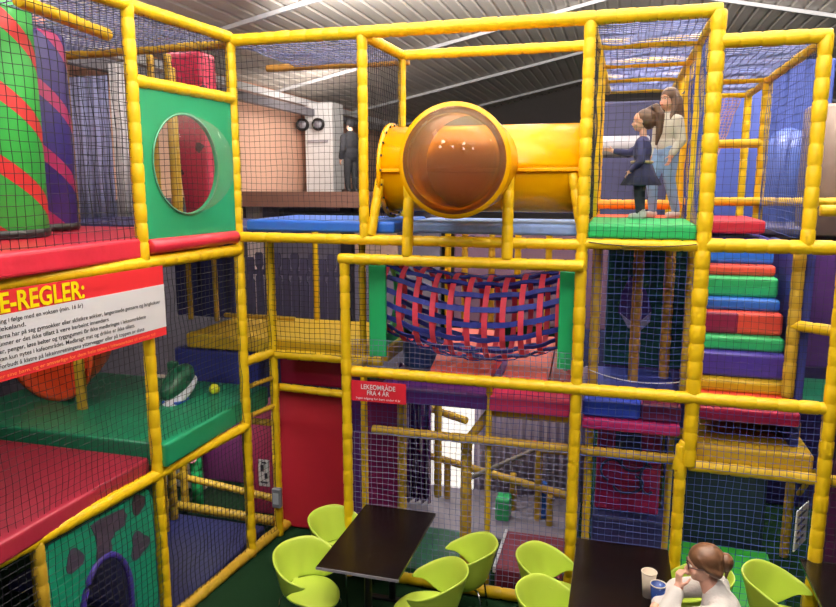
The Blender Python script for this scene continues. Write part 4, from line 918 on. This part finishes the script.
def chair_shell():
    bm = bmesh.new(); NT = 40; NHH = 8
    AM = math.radians(138)
    def sm(x): x = max(0, min(1, x)); return x * x * (3 - 2 * x)
    wall = []
    for i in range(NT + 1):
        th = -AM + 2 * AM * i / NT; a = abs(th) / AM
        top = 0.815 - 0.16 * sm((a - .25) / .7) - (0.035 * sm((a - .88) / .12))
        bot = 0.445 + 0.135 * sm((a - .50) / .42) + 0.03 * sm((a - .9) / .1)
        col = []
        for j in range(NHH + 1):
            f = j / NHH; z = bot + (top - bot) * f
            g = (z - 0.445) / 0.37
            R = 0.232 + 0.075 * max(0, g) ** .8
            # back pushes out, arms run forward
            x = math.sin(th) * R * 1.04; y = -math.cos(th) * R * (1.0 if abs(th) < PI / 2 else 0.92)
            y -= 0.03 * g * (1 - a)
            if j == NHH: x *= 1.03; y = y * 1.03
            col.append(bm.verts.new((x, y, z)))
        wall.append(col)
    for i in range(NT):
        for j in range(NHH): bm.faces.new((wall[i][j], wall[i + 1][j], wall[i + 1][j + 1], wall[i][j + 1]))
    # seat: dished bowl joined to the wall round the back, running out to a waterfall front
    NS = 56; rings = [0.0, .3, .55, .78, .92, 1.0]; seat = []
    c = bm.verts.new((0, 0.01, 0.425))
    for r in rings[1:]:
        row = []
        for k in range(NS):
            th = -PI + 2 * PI * k / NS
            R = 0.232 * r; x = math.sin(th) * R * 1.04; y = -math.cos(th) * R * (1.0 if abs(th) < PI / 2 else 1.45)
            z = 0.425 + 0.02 * r ** 3 - (0.035 * r ** 4 * sm((abs(th) - 2.1) / .8))
            row.append(bm.verts.new((x, y, z)))
        seat.append(row)
    for k in range(NS): bm.faces.new((c, seat[0][k], seat[0][(k + 1) % NS]))
    for a, b in zip(seat, seat[1:]):
        for k in range(NS): bm.faces.new((a[k], b[k], b[(k + 1) % NS], a[(k + 1) % NS]))
    # under-bowl skirt hugging the wall foot
    sk = [bm.verts.new((v.co.x * .86, v.co.y * .86, v.co.z - .035)) for v in seat[-1]]
    for k in range(NS): bm.faces.new((seat[-1][k], sk[k], sk[(k + 1) % NS], seat[-1][(k + 1) % NS]))
    bmesh.ops.remove_doubles(bm, verts=bm.verts[:], dist=0.002)
    return bm
def make_chair(label):
    t = thing('tub_chair', label, 'chair')
    s = obj('shell', chair_shell(), LIME, t, True)
    so = s.modifiers.new('Solidify', 'SOLIDIFY'); so.thickness = .022; so.offset = 0
    sb_ = s.modifiers.new('Subdivision', 'SUBSURF'); sb_.levels = 1; sb_.render_levels = 1
    for sx in (-1, 1):
        for sy in (-1, 1):
            bm = bmesh.new(); path_tube(bm, [(sx * .12, sy * .12, .405), (sx * .17, sy * .17, .40), (sx * .20, sy * .20, .34), (sx * .235, sy * .235, .012)], .009); obj('leg', bm, CHROME, t, True)
            t_ = t
    bm = bmesh.new(); box(bm, (-.14, -.14, .395), (.14, .14, .41), bev=.004); obj('seat_plate', bm, BLACK, t)
    return t
def dup(root, label):
    r = root.copy(); COL.objects.link(r); r['label'] = label
    for ch in list(root.children):
        c = ch.copy(); COL.objects.link(c); c.parent = r
    return r
CH = [((309, 562), -118, 'lime tub chair nearest on the red-screen side of the first table, seat fully seen'),
      ((341, 526), -104, 'lime tub chair behind another at the far corner by the tall red screen'),
      ((462, 550), 96, 'lime tub chair on the toddler-net side of the first table, at its far corner'),
      ((430, 578), 100, 'lime tub chair at the near corner of the first table, back to the toddler net'),
      ((553, 566), -98, 'lime tub chair beside the maroon mat, far one of two at the cup table'),
      ((556, 603), -100, 'lime tub chair at the cup table, the near one of two on its maroon-mat side'),
      ((692, 580), 92, 'lime tub chair mostly hidden behind the seated woman\'s head'),
      ((698, 640), 90, 'lime tub chair the woman in the white sweater sits on'),
      ((788, 596), -100, 'empty lime tub chair behind the woman, at the corner table')]
CS = 1.0; c0 = None
for (px, py), rz, lab in CH:
    p = onz(px, py, 0.72)
    o = make_chair(lab) if c0 is None else dup(c0, lab)
    if c0 is None: c0 = o
    o.location = (p.x, p.y, 0); o.rotation_euler = (0, 0, math.radians(rz)); k_ = CS * (1.08 if px > 780 else 1.0); o.scale = (k_, k_, k_); o['group'] = 'lime tub chairs at the cafe tables'

# cups
pc = onz(652, 601, TH)
def cup(label, p, m_body, r0, r1, h, band=None):
    t = thing('paper_cup', label, 'cup', p)
    bm = bmesh.new(); tube(bm, [(r0, 0), (r1, h), (r1 * .95, h), (r0 * .92, .01)], Matrix.Identity(4), 28, cap=False)
    bmesh.ops.holes_fill(bm, edges=[e for e in bm.edges if e.is_boundary][:]); obj('body', bm, m_body, t, True)
    bm = bmesh.new(); rr = []
    for k in range(28):
        a = 2 * PI * k / 28; rr.append((r1 * math.cos(a), r1 * math.sin(a), h))
    path_tube(bm, rr + [rr[0]], .0045, 6); obj('rim', bm, mat('cream paper', '#EDE3D2', .6), t, True)
    return t
def dots(nt, co):
    v = nt.nodes.new('ShaderNodeTexVoronoi'); v.inputs['Scale'].default_value = 22; nt.links.new(co, v.inputs['Vector'])
    return mth(nt, 'LESS_THAN', v.outputs['Distance'], .28)
BCUP = stripes_mat('blue cup with pale print', '#22428E', '#5C86C8', dots)
cup('tall cream paper cup standing behind the blue one on the table', Vector((pc.x - .03, pc.y + .065, TH)), mat('cream cup', '#E6D6C2', .6), .042, .060, .215)
cup('blue printed paper cup in front of the cream cup on the table', Vector((pc.x + .035, pc.y - .06, TH)), BCUP, .045, .060, .19)

# ================================================================== people
def cap(bm, p0, p1, r0, r1=None, n=16):
    r1 = r0 if r1 is None else r1; M, L = frame_mat(p0, p1); prof = []
    for k in range(1, 5): a = PI / 2 * (1 - k / 5); prof.append((r0 * math.cos(a), -r0 * math.sin(a)))
    prof.append((r0, 0)); prof.append((r1, L))
    for k in range(1, 5): a = PI / 2 * k / 5; prof.append((r1 * math.cos(a), L + r1 * math.sin(a)))
    tube(bm, prof, M, n)
def chain(bm, pts, rs):
    for (a, b), (r, s) in zip(zip(pts, pts[1:]), zip(rs, rs[1:])): cap(bm, a, b, r, s)
def fuse(name, bm, m, parent, voxel=.009, sm=4, label=None):
    o = obj(name, bm, m, parent, True, label)
    r = o.modifiers.new('Remesh', 'REMESH'); r.mode = 'VOXEL'; r.voxel_size = voxel; r.use_smooth_shade = True
    s = o.modifiers.new('Smooth', 'SMOOTH'); s.iterations = sm; s.factor = .5
    return o
SKIN = mat('fair skin', '#E6B49C', .5, vary=.05)
def head(bm, c, s, R):
    """skull, jaw, nose, ears about centre c (eye level), size s = head height, rotated by R; +y is the face"""
    c = Vector(c)
    P = lambda x, y, z: c + R @ Vector((x * s, y * s, z * s))
    M4 = R.to_4x4()
    ell(bm, P(0, -.03, .12), (.36 * s, .43 * s, .39 * s), 20, M4)
    ell(bm, P(0, .10, -.16), (.28 * s, .28 * s, .31 * s), 18, M4)
    ell(bm, P(0, .22, -.34), (.14 * s, .13 * s, .11 * s), 12, M4)
    cap(bm, P(0, .36, .0), P(0, .44, -.13), .035 * s, .06 * s)
    ell(bm, P(0, .37, -.25), (.10 * s, .05 * s, .035 * s), 10, M4)
    for q in (-1, 1): ell(bm, P(q * .36, -.03, -.03), (.04 * s, .08 * s, .12 * s), 10, M4); ell(bm, P(q * .2, .26, -.13), (.1 * s, .09 * s, .09 * s), 10, M4)
    return P
def face(par, P, s, R, lip='#B8605C', iris='#3A2E28'):
    M4 = R.to_4x4()
    for q in (-1, 1):
        bm = bmesh.new(); ell(bm, P(q * .15, .335, .02), (.062 * s, .045 * s, .036 * s), 12, M4); ey = obj('eye', bm, mat('eye white', '#EEEAE6', .2), par, True)
        bm = bmesh.new(); ell(bm, P(q * .15, .372, .02), (.028 * s, .016 * s, .03 * s), 10, M4); obj('iris', bm, mat('iris ' + iris, iris, .2), ey, True)
        bm = bmesh.new(); cap(bm, P(q * .07, .385, .11), P(q * .23, .335, .115), .014 * s, .010 * s, 8); obj('eyebrow', bm, mat('brow', '#4A3426', .8), par, True)
    bm = bmesh.new(); ell(bm, P(0, .405, -.25), (.095 * s, .035 * s, .026 * s), 12, M4); obj('mouth', bm, mat('lips ' + lip, lip, .4), par, True)
def Rz(a, tilt=0.0, side=0.0): return (Matrix.Rotation(a, 3, 'Z') @ Matrix.Rotation(tilt, 3, 'X') @ Matrix.Rotation(side, 3, 'Y'))
def hand(bm, wrist, d, palmn, s=1.0, curl=0.5, side=1):
    """palm, four unequal bent fingers and a thumb; d = direction of the fingers, palmn = way the palm faces"""
    w = Vector(wrist); d = Vector(d).normalized(); n = Vector(palmn).normalized(); x = d.cross(n).normalized() * side
    k = .085 * s
    for q in (-.36, -.12, .12, .36): cap(bm, w + x * q * k * .6, w + d * k + x * q * k * .8, .0125 * s, .0105 * s, 10)
    for q, L in ((-.36, .060), (-.12, .074), (.12, .08), (.36, .07)):
        p = w + d * k + x * q * k * .85; a = 0
        for f in (.45, .32, .23):
            a += curl * 1.0; dd = d * math.cos(a) + n * math.sin(a); e = p + dd * L * f * s; cap(bm, p, e, .0088 * s, .0080 * s, 8); p = e
    p = w + x * .42 * k + d * .02 * s; e = p + (x * .8 + d * .7 + n * .4).normalized() * .045 * s; cap(bm, p, e, .012 * s, .010 * s, 8); cap(bm, e, e + (d * .9 + n * .5 * (1 + curl)).normalized() * .032 * s, .010 * s, .0085 * s, 8)

# ---- younger girl, profile to the left, arm out to the net   (local: +y faces where she looks)
def girl_small():
    t = thing('person', 'young child in a navy top and tulle skirt touching the net on the green platform', 'person', (U(641, 7.55, 180), 7.55, 3.85), math.radians(78))
    h = 1.08; bm = bmesh.new()
    R = Rz(0.0)
    P = head(bm, (0, .02, .965), .205, R)
    cap(bm, (0, -.005, .78), (0, .005, .88), .036, .034)
    ell(bm, (0, 0, .68), (.105, .075, .13)); ell(bm, (0, 0, .52), (.095, .075, .09))
    for s in (-1, 1):
        chain(bm, [(s * .05, 0, .50), (s * .052, .01, .28), (s * .05, -.01, .06)], [.055, .042, .03]); cap(bm, (s * .05, -.02, .03), (s * .05, .075, .022), .028, .022)
    # near (left) arm hangs bent in front, far (right) arm reaches out
    chain(bm, [(-.115, 0, .745), (-.145, -.02, .58), (-.10, .085, .47)], [.036, .03, .024]); hand(bm, (-.10, .085, .47), (.1, .5, -.6), (1, .1, 0), .62, .5, -1)
    chain(bm, [(.115, 0, .75), (.13, .16, .66), (.10, .32, .69)], [.036, .03, .023]); hand(bm, (.10, .32, .69), (0, 1, .25), (-1, 0, -.3), .62, .25, 1)
    fuse('body', bm, SKIN, t, .008, 3)
    face(t, P, .205, R)
    bm = bmesh.new(); ell(bm, (0, 0, .68), (.122, .09, .15)); ell(bm, (0, 0, .56), (.108, .086, .08)); cap(bm, (-.1, 0, .76), (.1, 0, .76), .045)
    chain(bm, [(-.115, 0, .745), (-.147, -.02, .58), (-.108, .07, .49)], [.047, .041, .033]); chain(bm, [(.115, 0, .75), (.13, .16, .66), (.105, .29, .685)], [.047, .041, .033])
    fuse('navy_top', bm, mat('navy knit', '#262A56', .8), t, .009)
    bm = bmesh.new(); n = 56; rows = []
    for z, r in ((.565, .098), (.53, .12), (.44, .155), (.34, .215)): rows.append([bm.verts.new(((r + .014 * math.sin(9 * 2 * PI * k / n) * (.58 - z) * 4) * math.cos(2 * PI * k / n), (r + .014 * math.sin(9 * 2 * PI * k / n) * (.58 - z) * 4) * .9 * math.sin(2 * PI * k / n), z)) for k in range(n)])
    for a, b in zip(rows, rows[1:]):
        for k in range(n): bm.faces.new((a[k], a[(k + 1) % n], b[(k + 1) % n], b[k]))
    o = obj('tulle_skirt', bm, mat('navy tulle', '#141A3E', .9), t, True); s = o.modifiers.new('Solidify', 'SOLIDIFY'); s.thickness = .008
    bm = bmesh.new(); tube(bm, [(.1, 0), (.112, .005), (.112, .022), (.1, .027)], Matrix.Translation((0, 0, .553)), 28); obj('waistband', bm, mat('pale belt', '#B8A878', .6), t, True)
    bm = bmesh.new()
    for s in (-1, 1): chain(bm, [(s * .05, 0, .48), (s * .052, .01, .28), (s * .05, -.01, .07)], [.062, .049, .037])
    fuse('leggings', bm, mat('dark leggings', '#20223A', .8, vary=.4, scale=30), t, .008)
    for s in (-1, 1):
        bm = bmesh.new(); cap(bm, (s * .05, -.025, .032), (s * .05, .07, .026), .036, .030); cap(bm, (s * .05, -.02, .05), (s * .05, -.015, .08), .038, .036); fuse('shoe', bm, mat('pale shoe', '#C8C8D0', .6), t, .007)
    HB = mat('brown hair', '#4E3626', .55, vary=.35, scale=25)
    bm = bmesh.new(); ell(bm, (0, -.016, 1.0), (.082, .098, .09), 22); ell(bm, (0, -.05, .96), (.075, .06, .08))
    cap(bm, (0, -.04, 1.075), (0, -.11, 1.10), .03, .035); chain(bm, [(0, -.11, 1.10), (0, -.155, 1.02), (0, -.15, .86), (0, -.13, .74)], [.036, .042, .034, .014])
    hr = fuse('hair', bm, HB, t, .008, 2)
    bm = bmesh.new(); tube(bm, [(.03, 0), (.038, .006), (.03, .02)], frame_mat((0, -.07, 1.085), (0, -.1, 1.1))[0], 16); obj('hair_band', bm, mat('dark band', '#2A2440'), hr, True)
girl_small()
# ---- older girl, long hair, leaning, face a little to the left
def girl_tall():
    t = thing('person', 'girl with long brown hair in a light grey sweater and jeans behind the younger child', 'person', (U(663, 8.25, 200), 8.25, 3.835), math.radians(128))
    bm = bmesh.new(); R = Rz(0.05, 0.05)
    P = head(bm, (0, .0, 1.255), .225, R)
    cap(bm, (0, -.02, 1.06), (0, -.01, 1.16), .042, .04)
    ell(bm, (0, -.01, .96), (.14, .09, .16)); ell(bm, (0, -.01, .76), (.125, .09, .12))
    for s in (-1, 1): chain(bm, [(s * .065, -.01, .72), (s * .075, .05 + .05 * s, .42), (s * .08, -.02 + .09 * s, .075)], [.085, .058, .036]); cap(bm, (s * .08, -.03 + .09 * s, .035), (s * .085, .09 + .09 * s, .025), .036, .028)
    for s in (-1, 1): chain(bm, [(s * .15, -.01, 1.03), (s * .19, -.03, .82), (s * .165, .07, .66)], [.045, .036, .028]); hand(bm, (s * .165, .07, .66), (0, .3, -.9), (-s, .1, 0), .75, .35, s)
    fuse('body', bm, SKIN, t, .009, 3); face(t, P, .225, R)
    bm = bmesh.new(); ell(bm, (0, -.01, .96), (.16, .112, .18)); ell(bm, (0, -.01, .78), (.145, .11, .12)); cap(bm, (-.12, -.01, 1.045), (.12, -.01, 1.045), .055); cap(bm, (0, -.02, 1.05), (0, -.015, 1.10), .065, .055)
    for s in (-1, 1): chain(bm, [(s * .15, -.01, 1.03), (s * .195, -.03, .82), (s * .17, .06, .69)], [.06, .052, .04])
    fuse('sweater', bm, mat('light grey knit', '#C9C9C2', .85, bump=.2, bscale=60), t, .010)
    bm = bmesh.new(); ell(bm, (0, -.01, .71), (.135, .105, .1))
    for s in (-1, 1): chain(bm, [(s * .065, -.01, .72), (s * .075, .05 + .05 * s, .42), (s * .08, -.02 + .09 * s, .09)], [.095, .067, .046])
    fuse('jeans', bm, mat('light blue denim', '#7C9CCB', .8, vary=.25, scale=12), t, .010)
    for s in (-1, 1):
        bm = bmesh.new(); cap(bm, (s * .08, -.035 + .09 * s, .04), (s * .085, .085 + .09 * s, .03), .042, .034); fuse('shoe', bm, mat('white shoe', '#D8D4D4', .6), t, .008)
    bm = bmesh.new(); ell(bm, (0, -.02, 1.295), (.09, .105, .10), 22); ell(bm, (0, -.06, 1.22), (.092, .06, .12))
    chain(bm, [(0, -.085, 1.24), (0, -.115, 1.08), (0, -.12, .92)], [.085, .085, .05])
    for s in (-1, 1): chain(bm, [(s * .075, -.02, 1.28), (s * .092, .0, 1.14), (s * .09, .055, .98)], [.03, .034, .02])
    fuse('hair', bm, mat('mid brown hair', '#5C4232', .5, vary=.35, scale=25), t, .009, 2)
girl_tall()
# ---- seated woman, profile to the left, hand at her mouth
def woman():
    pt = onz(702, 561, 1.36)
    k = 1.24
    t = thing('person', 'seated woman with a brown bun, glasses and white sweater, hand at her mouth', 'person', (pt.x + .04, pt.y, 0), math.radians(86))
    t.scale = (k, k, k)
    bm = bmesh.new(); hz = 1.355 / k - .115
    hs = .235; HC_ = (0, .02, hz + .10); R = Rz(0.10, -.10)
    hipz = .46
    P = head(bm, HC_, hs, R)
    cap(bm, (0, -.06, hz - .13), (0, -.01, hz + .0), .058, .055)
    ell(bm, (0, -.10, hz - .28), (.165, .11, .17)); ell(bm, (0, -.16, hz - .50), (.15, .115, .17)); ell(bm, (0, -.17, hipz + .03), (.17, .14, .12))
    zs_ = hz - .125; TZ = TH / k
    for s in (-1, 1):
        chain(bm, [(s * .09, -.17, hipz), (s * .10, .24, hipz), (s * .10, .22, .09)], [.085, .062, .042]); cap(bm, (s * .10, .19, .05), (s * .105, .36, .035), .04, .032)
    # near (left) arm: elbow on the table, fist at the mouth; far arm folded across
    mo = P(0, .47, -.30)
    elb = Vector((-.175, .235, TZ + .055)); wr = Vector((-.075, .175, hz - .075)); wr = mo + Vector((-.035, .035, -.075))
    chain(bm, [(-.18, -.085, zs_), elb, wr], [.055, .046, .03])
    d = (mo + Vector((-.005, .03, .03)) - wr).normalized()
    hand(bm, wr, (d + Vector((0, .1, .35))).normalized(), (.55, -.8, .0), .92, .95, -1)
    e2 = Vector((.20, .16, TZ + .07)); w2 = Vector((-.04, .29, TZ + .045))
    chain(bm, [(.18, -.085, zs_), e2, w2], [.055, .046, .03]); hand(bm, w2, (-.9, .3, -.1), (0, -.3, -.9), .9, .4, 1)
    fuse('body', bm, mat('rosy skin', '#E4AE98', .5, vary=.05), t, .0065, 2)
    face(t, P, hs, R, '#B4605E', '#4A5A50')
    bm = bmesh.new(); ell(bm, (0, -.10, hz - .24), (.19, .13, .18)); ell(bm, (0, -.165, hz - .48), (.17, .135, .2)); ell(bm, (0, -.17, hipz + .05), (.185, .15, .12)); cap(bm, (-.155, -.085, zs_), (.155, -.085, zs_), .068); chain(bm, [(0, -.075, hz - .13), (0, -.05, hz - .055)], [.10, .070])
    f = lambda a, b, q: a.lerp(b, q)
    chain(bm, [(-.18, -.085, zs_), elb, f(elb, wr, .80)], [.072, .064, .05]); chain(bm, [(.18, -.085, zs_), e2, f(e2, w2, .8)], [.072, .064, .05])
    fuse('sweater', bm, mat('ivory knit', '#E9E4E2', .9, vary=.05, bump=.25, bscale=70), t, .010, 4)
    bm = bmesh.new(); ell(bm, (0, -.17, hipz + .02), (.185, .15, .11))
    for s in (-1, 1): chain(bm, [(s * .09, -.17, hipz), (s * .10, .24, hipz), (s * .10, .22, .12)], [.095, .075, .055])
    fuse('trousers', bm, mat('dark denim', '#252A40', .8), t, .012)
    for s in (-1, 1):
        bm = bmesh.new(); cap(bm, (s * .10, .18, .05), (s * .105, .36, .04), .05, .042); fuse('shoe', bm, BLACK, t, .012)
    HR = mat('chestnut hair', '#64442F', .42, vary=.4, scale=35)
    bm = bmesh.new(); M4 = R.to_4x4()
    ell(bm, P(0, -.07, .17), (.40 * hs, .455 * hs, .395 * hs), 24, M4); ell(bm, P(0, -.25, -.02), (.36 * hs, .26 * hs, .34 * hs), 20, M4)
    for s in (-1, 1): cap(bm, P(s * .30, .15, .30), P(s * .37, -.04, .02), .05 * hs, .07 * hs); cap(bm, P(s * .36, -.06, .02), P(s * .28, -.3, -.12), .08 * hs, .12 * hs)
    fuse('hair', bm, HR, t, .007, 2)
    bm = bmesh.new(); ell(bm, P(0, -.53, .08), (.22 * hs, .2 * hs, .24 * hs), 18, M4); ell(bm, P(.04, -.54, -.08), (.15 * hs, .14 * hs, .13 * hs), 14, M4); ell(bm, P(-.05, -.60, .16), (.12 * hs, .12 * hs, .11 * hs), 14, M4); cap(bm, P(0, -.56, -.12), P(-.05, -.52, -.36), .07 * hs, .025 * hs)
    fuse('hair_bun', bm, HR, t, .007, 1)
    GM = mat('dark red frames', '#4A1C28', .3); g = obj('glasses', (lambda q: ([path_tube(q, [P(s * .155 + .10 * math.cos(a), .405 - .03 * abs(s * .155 + .10 * math.cos(a)) , .01 + .085 * math.sin(a)) for a in [2 * PI * i / 20 for i in range(21)]], .0032, 6) for s in (-1, 1)], [path_tube(q, [P(s * .26, .395, .03), P(s * .34, .2, .03), P(s * .385, -.03, .02)], .0030, 6) for s in (-1, 1)], path_tube(q, [P(-.055, .42, .03), P(0, .43, .04), P(.055, .42, .03)], .0028, 6), q)[-1])(bmesh.new()), GM, t, True)
woman()
# ---- adult in dark clothes on the gallery
def watcher():
    t = thing('person', 'adult in a dark jacket and beanie standing by the white pillar', 'person', (U(351, 15.2, 150), 15.2, 4.0), math.radians(60))
    s = 1.02; t.scale = (s, s, s)
    bm = bmesh.new(); R = Rz(0.2); P = head(bm, (0, .02, 1.46), .22, R); cap(bm, (0, -.02, 1.26), (0, 0, 1.38), .055)
    ell(bm, (0, 0, 1.1), (.18, .12, .22)); ell(bm, (0, 0, .85), (.16, .12, .15))
    for q in (-1, 1):
        chain(bm, [(q * .09, 0, .8), (q * .1, .02, .44), (q * .1, 0, .08)], [.09, .065, .045]); cap(bm, (q * .1, -.03, .04), (q * .1, .16, .035), .045, .035)
        chain(bm, [(q * .2, 0, 1.2), (q * .24, -.02, .94), (q * .21, .1, .74)], [.055, .045, .032]); hand(bm, (q * .21, .1, .74), (0, .3, -.9), (-q, 0, 0), .95, .4, q)
    fuse('body', bm, SKIN, t, .012); face(t, P, .22, R)
    JK = mat('dark jacket', '#14151C', .9)
    bm = bmesh.new(); ell(bm, (0, 0, 1.1), (.22, .16, .25)); ell(bm, (0, 0, .86), (.21, .16, .2)); cap(bm, (-.17, 0, 1.21), (.17, 0, 1.21), .08); cap(bm, (0, -.01, 1.22), (0, 0, 1.31), .09, .075)
    for q in (-1, 1): chain(bm, [(q * .2, 0, 1.2), (q * .25, -.02, .94), (q * .22, .08, .78)], [.08, .07, .055])
    fuse('jacket', bm, JK, t, .014)
    bm = bmesh.new(); ell(bm, (0, 0, .8), (.18, .14, .12))
    for q in (-1, 1): chain(bm, [(q * .09, 0, .8), (q * .1, .02, .44), (q * .1, 0, .1)], [.1, .078, .06])
    fuse('trousers', bm, mat('black trousers', '#191A20', .8), t, .014)
    for q in (-1, 1):
        bm = bmesh.new(); cap(bm, (q * .1, -.04, .05), (q * .1, .17, .04), .055, .045); fuse('shoe', bm, BLACK, t, .014)
    bm = bmesh.new(); ell(bm, P(0, -.03, .2), (.095, .108, .10), 20); fuse('beanie', bm, mat('black knit', '#14141A', .9), t, .01)
watcher()
